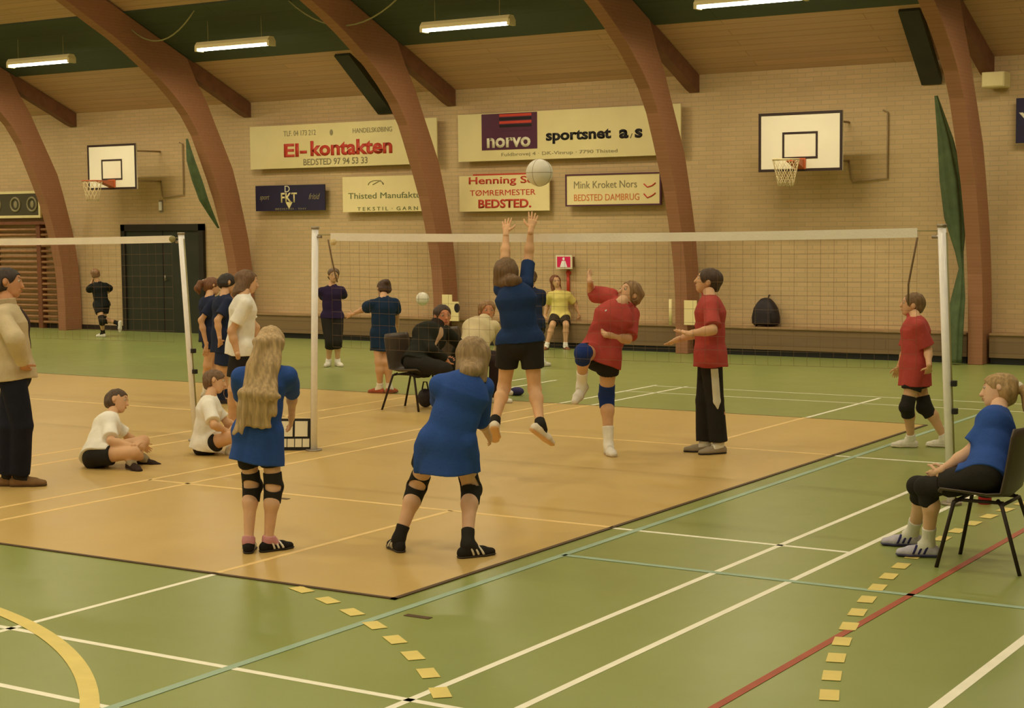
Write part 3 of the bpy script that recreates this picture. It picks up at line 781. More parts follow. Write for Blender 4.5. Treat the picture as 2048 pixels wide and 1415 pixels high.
# ---------------------------------------------------------------- chairs
shell = mat('dark_brown_plastic', (.075, .055, .038), .45, spec=.5)
def chair(loc, rz, label, w=.44):
    """plastic shell chair, faces local +Y"""
    root = empty('shell_chair', loc, label, 'chair', 'dark plastic shell chairs', rz)
    prof = [(.22, .400), (.20, .418), (.10, .413), (-.06, .403), (-.135, .412), (-.168, .445), (-.188, .54), (-.205, .64), (-.222, .75), (-.230, .80)]
    nx = 10; vs = []; fs = []
    for s_ in (0, 1):
        for i, (y, z) in enumerate(prof):
            a = prof[max(0, i - 1)]; b = prof[min(len(prof) - 1, i + 1)]
            t = Vector((b[0] - a[0], b[1] - a[1])).normalized(); nn = Vector((-t.y, t.x)) * -1
            for k in range(nx + 1):
                u = k / nx * 2 - 1
                ww = w / 2 * (1 - (.10 if i in (0, len(prof) - 1) else 0))
                up_ = .035 * u * u
                off = up_ + (0 if s_ == 0 else -.010)
                # shell curls towards the sitter at both sides
                vs.append((u * ww, y + (-nn.x) * 0 + (off if i > 4 else 0), z + (off if i <= 4 else 0)))
    m_ = len(prof); g = nx + 1
    for i in range(m_ - 1):
        for k in range(nx):
            a = i * g + k
            fs.append((a, a + 1, a + g + 1, a + g)); o_ = m_ * g
            fs.append((o_ + a, o_ + a + g, o_ + a + g + 1, o_ + a + 1))
    o_ = m_ * g
    for k in range(nx):
        fs.append((k, o_ + k, o_ + k + 1, k + 1)); e = (m_ - 1) * g + k; fs.append((e, e + 1, o_ + e + 1, o_ + e))
    for i in range(m_ - 1):
        a = i * g; fs.append((a, a + g, o_ + a + g, o_ + a)); e = i * g + nx; fs.append((e, o_ + e, o_ + e + g, e + g))
    MB().add(vs, fs, True).build('shell', shell, root)
    for sx, sy in ((-1, 1), (1, 1), (-1, -1), (1, -1)):
        MB().tube([(sx * .13, sy * .10, .390), (sx * .17, sy * .135, .365), (sx * .215, sy * (.215 if sy > 0 else .25), 0.0)], .0115, 8).build('leg', M['skirting'], root)
    MB().tube([(-.17, .135, .372), (.17, .135, .372)], .010, 8).tube([(-.17, -.135, .372), (.17, -.135, .372)], .010, 8).tube([(-.14, -.135, .38), (-.14, .135, .38)], .010, 8).tube([(.14, -.135, .38), (.14, .135, .38)], .010, 8).build('under_frame', M['skirting'], root)
    return root
chair((-2.755, 9.26, 0), math.radians(90), 'dark plastic shell chair under the girl with the ponytail', .42)
chair((-10.27, 14.13, 0), math.radians(-88), 'dark plastic shell chair under the man in the black jacket', .46)
chair((-10.32, 15.17, 0), math.radians(-88), 'dark plastic shell chair under the person in the cream jacket', .46)

# ---------------------------------------------------------------- scoreboard, bags on the floor
sb = empty('score_flip_board', (-9.42, 11.05, 0), 'small black flip scoreboard with white number cards on the floor', 'scoreboard')
sb.location = (-9.307, 11.073, .006); sb.rotation_euler = (0, 0, math.radians(30))
MB().prism([(-.05, 0), (-.01, .27), (.01, .27), (.05, 0)], -.15, .15).add([(x, y, z) for x in (-.15, .15) for y, z in ((-.05, 0), (-.01, .27), (.01, .27), (.05, 0))], [(0, 1, 2, 3), (7, 6, 5, 4)]).build('board', M['black'], sb)
for x0, x1 in ((-.13, -.02), (.0, .11)):
    MB().add([(x0, -.046, .12), (x1, -.046, .12), (x1, -.019, .25), (x0, -.019, .25), (x0, -.040, .12), (x1, -.040, .12), (x1, -.012, .25), (x0, -.012, .25)], [(0, 1, 2, 3), (7, 6, 5, 4), (0, 4, 5, 1), (1, 5, 6, 2), (2, 6, 7, 3), (3, 7, 4, 0)]).build('number_card', M['sign_white'], sb)
for k in range(4):
    x0 = -.13 + k * .066
    MB().add([(x0, -.060, .03), (x0 + .058, -.060, .03), (x0 + .058, -.046, .10), (x0, -.046, .10), (x0, -.05, .03), (x0 + .058, -.05, .03), (x0 + .058, -.036, .10), (x0, -.036, .10)], [(0, 1, 2, 3), (7, 6, 5, 4), (0, 4, 5, 1), (1, 5, 6, 2), (2, 6, 7, 3), (3, 7, 4, 0)]).build('number_card', M['sign_white'], sb)
MB().tube([(.16, .02, 0), (.18, .02, .27)], .006, 6).build('stand', M['steel'], sb)

bag2 = empty('bag', (-10.244, 14.318, 0.006), 'small black bag on the floor under the seated man', 'bag')
MB().sphere((0, 0, .10), (.09, .07, .10), 18, 12).build('bag_body', bagm, bag2)
MB().tube([(-.04, 0, .19), (-.02, 0, .27), (.02, 0, .27), (.04, 0, .19)], .008, 6).build('handle', bagm, bag2)
cap_ = empty('cap', (-10.063, 15.846, 0), 'small dark blue cap lying on the green floor between the leaping girl\'s legs', 'cap')
MB().sphere((0, 0, .045), (.085, .075, .05), 18, 10).build('crown', mat('dark_blue_cloth', (.035, .03, .12), .8), cap_)
MB().box(-.13, -.05, -.05, .05, .003, .012).build('peak', mat('dark_blue_peak', (.03, .025, .10), .8), cap_)

# ---------------------------------------------------------------- implicit surfaces for bodies and clothes
def cone(a, b, ra, rb):
    a = np.array(a, float); b = np.array(b, float); ab = b - a; L2 = max(ab @ ab, 1e-9)
    def f(P):
        q = P - a; h = np.clip(q @ ab / L2, 0, 1)
        return np.sqrt(((q - h[:, None] * ab) ** 2).sum(1)) - (ra + (rb - ra) * h)
    f.bb = (np.minimum(a - ra, b - rb), np.maximum(a + ra, b + rb)); return f
def ellcone(a, b, wa, da, wb, db, lat):
    """tapered limb of elliptic section; lat is the wide direction"""
    a = np.array(a, float); b = np.array(b, float); ab = b - a; L2 = max(ab @ ab, 1e-9); u = ab / math.sqrt(L2)
    l = lat - u * (lat @ u); l = l / np.linalg.norm(l); g_ = np.cross(u, l)
    def f(P):
        q = P - a; h = np.clip(q @ ab / L2, 0, 1); q = q - h[:, None] * ab
        w = wa + (wb - wa) * h; d = da + (db - da) * h; m = np.minimum(w, d)
        return (np.sqrt((q @ l / w) ** 2 + (q @ g_ / d) ** 2 + (q @ u / m) ** 2) - 1) * m
    r = max(wa, wb, da, db)
    f.bb = (np.minimum(a, b) - r, np.maximum(a, b) + r); return f
def ell(c, R3, r):
    c = np.array(c, float); R3 = np.array(R3, float); r = np.array(r, float); m = r.min()
    def f(P):
        q = (P - c) @ R3.T / r
        return (np.sqrt((q ** 2).sum(1)) - 1) * m
    mr = r.max(); f.bb = (c - mr, c + mr); return f
def sunion(fs, k=0.02):
    def f(P):
        d = fs[0](P)
        for g_ in fs[1:]:
            e = g_(P)
            if k > 0:
                h = np.clip(0.5 + 0.5 * (e - d) / k, 0, 1); d = e * (1 - h) + d * h - k * h * (1 - h)
            else: d = np.minimum(d, e)
        return d
    f.bb = (np.min([g_.bb[0] for g_ in fs], 0), np.max([g_.bb[1] for g_ in fs], 0)); return f
def clipped(fn, *planes):
    """keep the side the normal points away from"""
    pl = [(np.array(p, float), np.array(n_, float) / np.linalg.norm(n_)) for p, n_ in planes]
    def f(P):
        d = fn(P)
        for p, n_ in pl: d = np.maximum(d, (P - p) @ n_)
        return d
    f.bb = fn.bb; return f
def minus(fn, gn, k=0.0):
    def f(P):
        return np.maximum(fn(P), -gn(P))
    f.bb = fn.bb; return f
def both(fn, gn):
    def f(P): return np.maximum(fn(P), gn(P))
    f.bb = (np.maximum(fn.bb[0], gn.bb[0]), np.minimum(fn.bb[1], gn.bb[1])); return f
def inflate(fn, r):
    def f(P): return fn(P) - r
    f.bb = (fn.bb[0] - r, fn.bb[1] + r); return f
def wrinkled(fn, amp, fr, seed, zs=1.0):
    rg = np.random.RandomState(seed); K = rg.normal(size=(4, 3)) * fr; K[:, 2] *= zs; ph = rg.uniform(0, 6, 4)
    def f(P):
        return fn(P) + amp * sum(np.sin(P @ K[i] + ph[i]) for i in range(4)) / 2
    f.bb = (fn.bb[0] - amp * 2, fn.bb[1] + amp * 2); return f
def surface(fn, res):
    """surface nets on a sparse grid"""
    lo = fn.bb[0] - 4 * res; hi = fn.bb[1] + 4 * res
    B = 4
    n = np.ceil((hi - lo) / (res * B)).astype(int) + 1
    N = n * B + 1
    D = np.empty(N, np.float32)
    # coarse blocks: evaluate the centre of each block
    ci = np.stack(np.meshgrid(*[np.arange(k) for k in n], indexing='ij'), -1).reshape(-1, 3)
    cc = lo + (ci + 0.5) * B * res
    cd = fn(cc)
    near = np.abs(cd) < B * res * 2.2
    D[:] = 1
    C3 = np.where(cd < 0, -1.0, 1.0).reshape(n)
    D[:-1, :-1, :-1] = np.repeat(np.repeat(np.repeat(C3, B, 0), B, 1), B, 2)
    off = np.stack(np.meshgrid(*[np.arange(B + 1)] * 3, indexing='ij'), -1).reshape(-1, 3)
    idx = (ci[near][:, None, :] * B + off[None]).reshape(-1, 3)
    flat = np.unique((idx[:, 0] * N[1] + idx[:, 1]) * N[2] + idx[:, 2])
    ii = np.stack([flat // (N[1] * N[2]), (flat // N[2]) % N[1], flat % N[2]], -1)
    vals = np.concatenate([fn(lo + ii[s:s + 200000] * res) for s in range(0, len(ii), 200000)])
    D.reshape(-1)[flat] = vals
    S = D < 0
    nx, ny, nz = N - 1
    cnt = np.zeros((nx, ny, nz), np.int8)
    for a in (0, 1):
        for b in (0, 1):
            for c in (0, 1): cnt += S[a:a + nx, b:b + ny, c:c + nz]
    cell = (cnt > 0) & (cnt < 8)
    A = np.argwhere(cell)
    cid = -np.ones((nx, ny, nz), np.int64); cid[cell] = np.arange(len(A))
    acc = np.zeros((len(A), 3)); num = np.zeros(len(A))
    for ax in range(3):
        e = np.zeros(3, int); e[ax] = 1
        for b in (0, 1):
            for c in (0, 1):
                o = np.zeros(3, int); o[(ax + 1) % 3] = b; o[(ax + 2) % 3] = c
                p0 = A + o; p1 = p0 + e
                d0 = D[tuple(p0.T)].astype(float); d1 = D[tuple(p1.T)].astype(float)
                m = (d0 < 0) != (d1 < 0)
                t = d0[m] / (d0[m] - d1[m])
                acc[m] += o + t[:, None] * e; num[m] += 1
    V = lo + (A + acc / num[:, None]) * res
    F = []
    for ax in range(3):
        b, c = (ax + 1) % 3, (ax + 2) % 3
        s0 = [slice(None)] * 3; s1 = [slice(None)] * 3
        s0[ax] = slice(0, -1); s1[ax] = slice(1, None)
        m = S[tuple(s0)] != S[tuple(s1)]
        E = np.argwhere(m)
        E = E[(E[:, b] > 0) & (E[:, c] > 0) & (E[:, b] < N[b] - 1) & (E[:, c] < N[c] - 1)]
        inside = S[tuple(E.T)]
        eb = np.zeros(3, int); eb[b] = 1; ec = np.zeros(3, int); ec[c] = 1
        q = np.stack([cid[tuple((E - eb - ec).T)], cid[tuple((E - ec).T)], cid[tuple(E.T)], cid[tuple((E - eb).T)]], -1)
        q[~inside] = q[~inside][:, ::-1]
        F.append(q)
    F = np.concatenate(F)
    F = F[(F >= 0).all(1)]
    return V, F
def mesh_from(parts, name, mats, parent):
    """parts: list of (V, F, material index)"""
    vo = 0; VV = []; FF = []; MI = []
    for V, F, mi in parts:
        VV.append(V); FF.append(F + vo); vo += len(V); MI.append(np.full(len(F), mi, np.int32))
    V = np.concatenate(VV); F = np.concatenate(FF); MI = np.concatenate(MI)
    me = bpy.data.meshes.new(name)
    me.vertices.add(len(V)); me.vertices.foreach_set('co', V.astype(np.float32).ravel())
    me.loops.add(len(F) * 4); me.loops.foreach_set('vertex_index', F.astype(np.int32).ravel())
    me.polygons.add(len(F)); me.polygons.foreach_set('loop_start', np.arange(0, len(F) * 4, 4, dtype=np.int32))
    me.polygons.foreach_set('material_index', MI)
    for m in mats: me.materials.append(m)
    me.update(calc_edges=True); me.validate()
    me.polygons.foreach_set('use_smooth', np.ones(len(me.polygons), bool))
    o = bpy.data.objects.new(name, me)
    return link(o, parent)
def sdf_part(name, fn, res, m, parent):
    V, F = surface(fn, res)
    return mesh_from([(V, F, 0)], name, [m], parent)

# ---------------------------------------------------------------- people
skins = {}
def skin(c):
    if c not in skins:
        m = mat('skin_tone', c, .55, spec=.35, noise=.06, nscale=14)
        m.node_tree.nodes['Principled BSDF'].inputs['Subsurface Weight'].default_value = 0.08
        m.node_tree.nodes['Principled BSDF'].inputs['Subsurface Radius'].default_value = (.02, .008, .004)
        skins[c] = m
    return skins[c]
def hairmat(name, c):
    m = mat(name, c, .55, spec=.4)
    nt = m.node_tree; b = nt.nodes['Principled BSDF']
    tc = nt.nodes.new('ShaderNodeTexCoord'); mp = nt.nodes.new('ShaderNodeMapping'); mp.inputs['Scale'].default_value = (70, 70, 3)
    n = nt.nodes.new('ShaderNodeTexNoise'); n.inputs['Scale'].default_value = 1.0; n.inputs['Detail'].default_value = 3
    nt.links.new(tc.outputs['Object'], mp.inputs['Vector']); nt.links.new(mp.outputs[0], n.inputs['Vector'])
    r = nt.nodes.new('ShaderNodeValToRGB'); r.color_ramp.elements[0].position = .35; r.color_ramp.elements[1].position = .65
    r.color_ramp.elements[0].color = (*[x * .72 for x in c], 1); r.color_ramp.elements[1].color = (*[min(1, x * 1.18) for x in c], 1)
    nt.links.new(n.outputs['Fac'], r.inputs['Fac']); nt.links.new(r.outputs['Color'], b.inputs['Base Color'])
    return m
cloths = {}
def cloth(name, c):
    if (name, c) not in cloths: cloths[(name, c)] = mat(name, c, .85, spec=.2, noise=.10, nscale=7, bump=.25, bscale=60)
    return cloths[(name, c)]
eye_white = mat('eye_white', (.55, .48, .40), .5); iris = mat('iris', (.03, .025, .02), .3); lip = mat('lips', (.50, .17, .12), .5)
rubber = mat('shoe_sole_rubber', (.55, .50, .40), .6)

def person(key, label, outfit):
    d = PEOPLE[key]; S = d['S']; J = {k: np.array(v, float) for k, v in d['j'].items()}
    O = dict(res=.009, skin=(.70, .43, .25), shirt=None, hair='short', haircol=(.10, .05, .025), loose=.012, hands='relaxed')
    O.update(outfit); res = O['res']; rf = max(.0042, res * .55)
    root = empty('person', tuple(d['b']), label, 'person')
    up = np.array([0, 0, 1.0])
    F, FS, HF = J['F'], J['FS'], J['HF']
    lat = np.array([F[1], -F[0], 0]); latS = np.array([FS[1], -FS[0], 0])
    pel, nk = J['pel'], J['neck']; ax = (nk - pel) / np.linalg.norm(nk - pel)
    tw = lat * .5 + latS * .5
    b = O.get('build', 1.0)
    waist = pel + (nk - pel) * .36; chest = pel + (nk - pel) * .74
    shc = (J['shL'] + J['shR']) / 2
    # head frame
    hu = J['head'] - nk; hu = hu / np.linalg.norm(hu); hu = hu * .6 + up * .4 * np.sign(hu[2]); 
    if 'pitch' in O:
        hl0 = np.array([HF[1], -HF[0], 0]); a = math.radians(O['pitch']); hf = HF * math.cos(a) + up * math.sin(a); hl = hl0; hu = np.cross(hl, hf)
    else:
        hu /= np.linalg.norm(hu); hf = HF - hu * (HF @ hu); hf /= np.linalg.norm(hf); hl = np.cross(hf, hu)
    HR = np.array([hl, hf, hu]); hs = .0725 * S * O.get('headscale', 1.0) + (1.66 - S) * .012     # half height of the head
    hc = J['head']
    hp = lambda x, y, z: hc + hl * x * hs + hf * y * hs + hu * z * hs
    head = sunion([ell(hp(0, -.08, .16), HR, (.72 * hs, .88 * hs, .80 * hs)), ell(hp(0, .22, -.34), HR, (.50 * hs, .54 * hs, .60 * hs)),
                   ell(hp(0, .42, -.72), HR, (.26 * hs, .24 * hs, .20 * hs))], .25 * hs)
    face = [cone(hp(0, .80, .06), hp(0, .90, -.24), .07 * hs, .115 * hs), ell(hp(-.72, -.05, -.08), HR, (.08 * hs, .16 * hs, .24 * hs)), ell(hp(.72, -.05, -.08), HR, (.08 * hs, .16 * hs, .24 * hs)),
            ell(hp(0, .76, -.50), HR, (.20 * hs, .09 * hs, .07 * hs)), ell(hp(0, .74, .20), HR, (.42 * hs, .09 * hs, .07 * hs))]
    head = sunion([head] + face, .06 * hs)
    head = minus(head, sunion([ell(hp(s_ * .29, .84, .06), HR, (.17 * hs, .10 * hs, .085 * hs)) for s_ in (-1, 1)], 0))
    neck = cone(nk - ax * .03 * S, hp(0, -.12, -.55), .033 * S * b, .031 * S * b)
    torso = [ellcone(pel - ax * .01 * S, waist, .082 * S * b, .062 * S * b, .070 * S * b, .052 * S * b, tw), ellcone(waist, chest, .070 * S * b, .052 * S * b, .088 * S * b, .062 * S * b, tw),
             ellcone(chest, nk - ax * .05 * S, .088 * S * b, .062 * S * b, .06 * S * b, .045 * S * b, latS), cone(J['shL'], shc + ax * .005, .034 * S * b, .036 * S * b), cone(J['shR'], shc + ax * .005, .034 * S * b, .036 * S * b)]
    body = [sunion(torso, .04 * S), neck]
    limbs = []
    hands = []
    for s in 'LR':
        sg = -1 if s == 'L' else 1
        hip, kn, an, sh_, el, wr, hd = (J[k + s] for k in ('hip', 'kn', 'an', 'sh', 'el', 'wr', 'hd'))
        ft = J['ft' + s]
        kd = (an - kn) / np.linalg.norm(an - kn)
        back = -F + kd * (F @ kd); back /= np.linalg.norm(back) + 1e-9
        bend = kn - (hip + an) / 2; bb_ = bend - kd * (bend @ kd)
        if np.linalg.norm(bb_) > .07: back = -bb_ / np.linalg.norm(bb_)
        calf = kn + (an - kn) * .30 + back * .010 * S
        limbs += [cone(hip, kn, .054 * S * b, .034 * S * b), cone(kn, calf, .033 * S * b, .034 * S * b), cone(calf, an, .034 * S * b, .021 * S * b),
                  cone(sh_, el, .028 * S * b, .0215 * S * b), cone(el, el + (wr - el) * .3, .021 * S * b, .0225 * S * b), cone(el + (wr - el) * .3, wr, .0225 * S * b, .0155 * S * b)]
        fu = np.cross(np.cross(ft, up), ft); fu = fu / (np.linalg.norm(fu) + 1e-9)
        if 'footup' + s in J: fu = J['footup' + s]
        limbs += [cone(an, an + ft * .04 * S - fu * .025 * S, .018 * S, .015 * S), cone(an + ft * .04 * S - fu * .028 * S, an + ft * .08 * S - fu * .034 * S, .015 * S, .012 * S), cone(an, an - ft * .010 * S - fu * .030 * S, .018 * S, .013 * S)]
        # hand
        pn = O.get('palm' + s)
        pn = (-lat * sg if pn is None else np.array(pn, float)); pn = pn - hd * (pn @ hd)
        if np.linalg.norm(pn) < .05: pn = np.cross(hd, lat)
        pn /= np.linalg.norm(pn)
        th = np.cross(hd, pn) * sg
        hl_ = .105 * S; r = .0062 * S / 1.45 * 1.15
        hw = wr + hd * .012 * S
        Hs = [ellcone(hw, wr + hd * .45 * hl_, .016 * S, .012 * S, .024 * S, .010 * S, th)]
        cu = {'relaxed': .35, 'open': .05, 'grip': 1.0}[O['hands'] if isinstance(O['hands'], str) else O['hands'][0 if s == 'L' else 1]]
        sp_ = .28 if cu < .1 else .08
        for k, (o_, fl_) in enumerate(((.75, .44), (.27, .49), (-.22, .46), (-.68, .36))):
            base = wr + hd * .46 * hl_ + th * o_ * .022 * S
            d1 = hd + th * o_ * sp_ + pn * cu * .5; d1 /= np.linalg.norm(d1)
            d2 = hd + th * o_ * sp_ + pn * cu * 1.6; d2 /= np.linalg.norm(d2)
            m1 = base + d1 * fl_ * hl_ * .5; m2 = m1 + d2 * fl_ * hl_ * .55
            Hs += [cone(base - d1 * .01, m1, r * 1.1, r), cone(m1, m2, r, r * .8)]
        tb = wr + hd * .14 * hl_ + th * .017 * S; td = hd * .75 + th * .75 + pn * .3; td /= np.linalg.norm(td)
        t1 = tb + td * .26 * hl_; td2 = hd * .95 + th * .3 + pn * .3; td2 /= np.linalg.norm(td2)
        Hs += [cone(tb, t1, r * 1.45, r * 1.15), cone(t1, t1 + td2 * .22 * hl_, r * 1.15, r * .95)]
        hands.append(sunion([cone(wr - hd * .02 * S, hw, .0150 * S, .0150 * S)] + Hs, .004))
    bodyf = sunion(body + limbs, .022 * S)
    bodyf = sunion([bodyf, cone(nk, nk + (hc - nk) * .3, .03 * S, .03 * S)], .02)
    parts = [(*surface(bodyf, res), 0), (*surface(head, rf * 1.0), 0)]
    parts += [(*surface(h_, rf), 0) for h_ in hands]
    ob = mesh_from(parts, 'body', [skin(O['skin'])], root)
    # face details
    for s_ in (-1, 1):
        eb = MB(); eb.sphere(tuple(hp(s_ * .29, .70, .07)), .100 * hs, 14, 10)
        e_ = eb.build('eye', eye_white, root)
        pb = MB(); pb.sphere(tuple(hp(s_ * .29, .735, .065)), .072 * hs, 10, 8); pb.build('iris', iris, e_)
    sdf_part('lips', ell(hp(0, .80, -.49), HR, (.19 * hs, .065 * hs, .05 * hs)), rf * .7, lip, root)
    sdf_part('eyebrows', sunion([cone(hp(s_ * .14, .80, .27), hp(s_ * .44, .70, .28), .028 * hs, .022 * hs) for s_ in (-1, 1)], 0), rf * .6, hairmat('brow', tuple(x * .8 for x in O['haircol'])), root)
    # hair
    hm = hairmat(O.get('hairname', 'hair'), O['haircol']); st = O['hair']
    cap = ell(hp(0, -.12, .20), HR, (.81 * hs, .96 * hs, .84 * hs))
    facecut = sunion([ell(hp(0, .95, -.22), HR, (.72 * hs, .84 * hs, .82 * hs)), cone(hp(0, .3, -1.1), hp(0, .9, -1.2), .55 * hs, .6 * hs)], .1 * hs)
    strands = lambda f_, a_=.0024: wrinkled(wrinkled(f_, .0036, 28, 5, .7), a_, 85, 3, .06)
    sides = ell(hp(0, -.32, -.22), HR, (.78 * hs, .66 * hs, .55 * hs))
    if st == 'short':
        ears = sunion([ell(hp(s_ * .8, .0, -.22), HR, (.3 * hs, .24 * hs, .34 * hs)) for s_ in (-1, 1)], 0)
        hf_ = minus(sunion([cap, sides], .1 * hs), sunion([facecut, ears], .1 * hs)); hf_ = clipped(hf_, (hp(0, 0, -.62), -hu))
    elif st == 'bob':
        L = O.get('hairlen', 1.25)
        hf_ = minus(sunion([cap, ellcone(hp(0, -.22, 0), hp(0, -.48, -L), .86 * hs, .74 * hs, .80 * hs, .62 * hs, hl)], .15 * hs), sunion([facecut, ell(hp(0, .95, -1.0), HR, (.55 * hs, .9 * hs, 1.2 * hs))], .05)); hf_ = clipped(hf_, (hp(0, 0, -L - .1), -hu))
        if O.get('napehair'): hf_ = sunion([hf_, ellcone(hp(0, -.40, -.5), nk - FS * .018 * S + ax * .012 * S, .70 * hs, .55 * hs, .56 * hs, .40 * hs, latS)], .15 * hs)
    elif st in ('long', 'ponytail', 'up'):
        hf_ = minus(sunion([cap, sides], .1 * hs), facecut); hf_ = clipped(hf_, (hp(0, 0, -.75), -hu))
        if st == 'long':
            e1 = hp(0, -.98, -.30); e2 = nk - ax * .12 * S - FS * .098 * S; e3 = nk - ax * .245 * S - FS * .092 * S
            lg = sunion([ellcone(hp(0, -.35, .1), e1, .78 * hs, .60 * hs, .80 * hs, .32 * hs, hl), ellcone(e1, e2, .80 * hs, .32 * hs, 1.02 * hs, .30 * hs, latS), ellcone(e2, e3, 1.02 * hs, .30 * hs, .98 * hs, .20 * hs, latS)], .3 * hs)
            r1 = cone(e1 + latS * .40 * hs, e3 + latS * .95 * hs + ax * .07, .34 * hs, .12 * hs); r0 = cone(e1 - latS * .35 * hs - FS * .045, e3 - latS * .88 * hs - ax * .05 - FS * .03, .38 * hs, .26 * hs)
            hf_ = sunion([hf_, minus(lg, sunion([facecut, cone(nk, hc, .03, .03)], 0)), r0, r1], .30 * hs)
            hem = e3; K1 = np.array(latS)
            base_f = hf_
            def ragged(P):
                u = (P - e3) @ K1
                return np.maximum(base_f(P), -((P - e3) @ ax) - .02 - .045 * np.sin(u * 9 + 2.4) - .012 * np.sin(u * 85))
            ragged.bb = base_f.bb; hf_ = ragged
        elif st == 'ponytail':
            t0 = hp(0, -.95, .30); t1 = hp(0, -1.35, .0); t2 = t1 - up * .55 * hs * O.get('tail', 3.0) / 2 - FS * .3 * hs; t3 = t1 - up * .55 * hs * O.get('tail', 3.0) - FS * .15 * hs
            hf_ = sunion([hf_, cone(t0, t1, .20 * hs, .30 * hs), cone(t1, t2, .30 * hs, .40 * hs), cone(t2, t3, .40 * hs, .12 * hs)], .12 * hs)
            sdf_part('hair_tie', cone(hp(0, -.90, .34), hp(0, -1.0, .28), .27 * hs, .27 * hs), rf, cloth('white_cloth', (.8, .78, .7)), root)
        elif st == 'up':
            hf_ = sunion([hf_, ell(hp(0, -.95, .35), HR, (.38 * hs, .34 * hs, .36 * hs))], .1 * hs)
    sdf_part('hair', strands(hf_), rf, hm, root)
    # ---- clothes
    leg_surface = None
    if O.get('legs'):
        kind, nm_, colr, frac, lo = O['legs']
        tops = ellcone(pel - ax * .02 * S, pel + (nk - pel) * .18, .086 * S * b + lo, .066 * S * b + lo, .078 * S * b + lo * .5, .058 * S * b + lo * .5, lat)
        pf = []
        for s in 'LR':
            hip, kn, an = J['hip' + s], J['kn' + s], J['an' + s]
            if frac <= 1:
                p1 = hip + (kn - hip) * frac; r1 = (.054 + (.034 - .054) * frac) * S * b + lo * 1.3
                pf.append(clipped(cone(hip, p1 + (kn - hip) * .05, .054 * S * b + lo, r1), (p1, kn - hip)))
            else:
                p1 = kn + (an - kn) * (frac - 1); rr = O.get('hemleg', .034) * S + lo
                pf.append(sunion([cone(hip, kn, .054 * S * b + lo, .037 * S * b + lo), clipped(cone(kn, p1 + (an - kn) * .04, .037 * S * b + lo, rr), (p1, an - kn))], .015))
        tf = clipped(tops, (pel + (nk - pel) * .18, ax))
        leg_surface = wrinkled(sunion([tf] + pf, .012 * S), .0035, 18, 11)
    bo = sunion(body[:1], 0)
    arms_len = {}
    if O.get('shirt'):
        nm_, colr, slv, hemd, lo = O['shirt']            # name, colour, sleeve (0..2), hem below pelvis, looseness
        hemp = pel - ax * hemd; hemdir = O.get('hemdir'); 
        if O.get('hemdrop') is not None: hemp = pel + np.array(O['hemdrop'], float)
        hw_ = O.get('hemw', .100) * S + lo; hdp = O.get('hemd', .080) * S + lo
        ch = [ellcone(hemp, pel, hw_, hdp, .088 * S * b + lo, .068 * S * b + lo, lat), ellcone(pel, waist, .088 * S * b + lo, .068 * S * b + lo, .076 * S * b + lo, .058 * S * b + lo, tw),
              ellcone(waist, chest, .076 * S * b + lo, .058 * S * b + lo, .092 * S * b + lo * .8, .066 * S * b + lo * .8, tw), ellcone(chest, nk - ax * .035 * S, .092 * S * b + lo * .7, .066 * S * b + lo * .7, .052 * S * b + lo * .3, .042 * S * b + .006, latS),
              cone(J['shL'], shc + ax * .012 * S, .033 * S * b + lo * .45, .036 * S * b + .006), cone(J['shR'], shc + ax * .012 * S, .033 * S * b + lo * .45, .036 * S * b + .006)]
        main = sunion(ch, .03 * S)
        hemn = -(pel - hemp) if np.linalg.norm(pel - hemp) > .01 else -ax
        if leg_surface is not None: main = sunion([main, both(inflate(leg_surface, .009), inflate(main, .035))], .01)
        bt = sunion(body, .022 * S)
        main = sunion([main, both(inflate(bt, .007), inflate(main, .04))], .004)
        main = minus(clipped(main, (hemp, hemn), (nk + ax * .022 * S, ax)), cone(nk - ax * .01 * S, hp(0, -.12, -.55), .033 * S * b + .004, .033 * S * b + .004))
        sl = []
        for s in 'LR':
            a, e, w = J['sh' + s], J['el' + s], J['wr' + s]
            r0 = .034 * S * b + lo * .5; r1 = O.get('slw', .031) * S * b + lo
            if slv <= 1: 
                p1 = a + (e - a) * slv
                sl.append(clipped(cone(a, p1 + (e - a) * .05, r0, r1), (p1, e - a)))
            else:
                p1 = e + (w - e) * (slv - 1); r2 = .020 * S * b + lo * .6
                sl.append(sunion([cone(a, e, r0, .026 * S * b + lo * .7), clipped(cone(e, p1 + (w - e) * .05, .026 * S * b + lo * .7, r2), (p1, w - e))], .01))
        sf = sunion([main] + sl, .015 * S)
        sf = clipped(sf, (hemp - ax * .0, hemn)) if not O.get('noclip') else sf
        so = sdf_part(O.get('shirtname', 'shirt'), wrinkled(sf, .0045, 15, 7), res * .85, cloth(nm_, colr), root)
        shirt_f = sf
        if O.get('logo'):
            for (cx_, cz_, rr_, cc_) in O['logo']:
                ctr = chest + latS * cx_ + ax * cz_ + FS * .085 * S
                sdf_part('chest_logo', both(inflate(wrinkled(sf, .0045, 15, 7), .003), ell(ctr, np.eye(3), (rr_, rr_, rr_))), rf * .8, cloth('logo_white', cc_), so)
        if O.get('open'):
            cw = O['open']
            ctr = both(inflate(wrinkled(sf, .0045, 15, 7), .003), ellcone(chest + FS * .09 * S + ax * .07 * S, waist + FS * .10 * S, .045, .05, .006, .05, latS))
            sdf_part('undershirt', ctr, rf, cloth('undershirt_cloth', cw), so)
        if O.get('collar'):
            cl = clipped(sunion([ellcone(nk - ax * .012 * S, nk + ax * .035 * S, .048 * S, .050 * S, .044 * S, .046 * S, latS)], 0), (nk + ax * .035 * S, ax), (nk - ax * .012 * S, -ax))
            sdf_part('collar', cl, rf, cloth('collar_cloth', O['collar']), so)
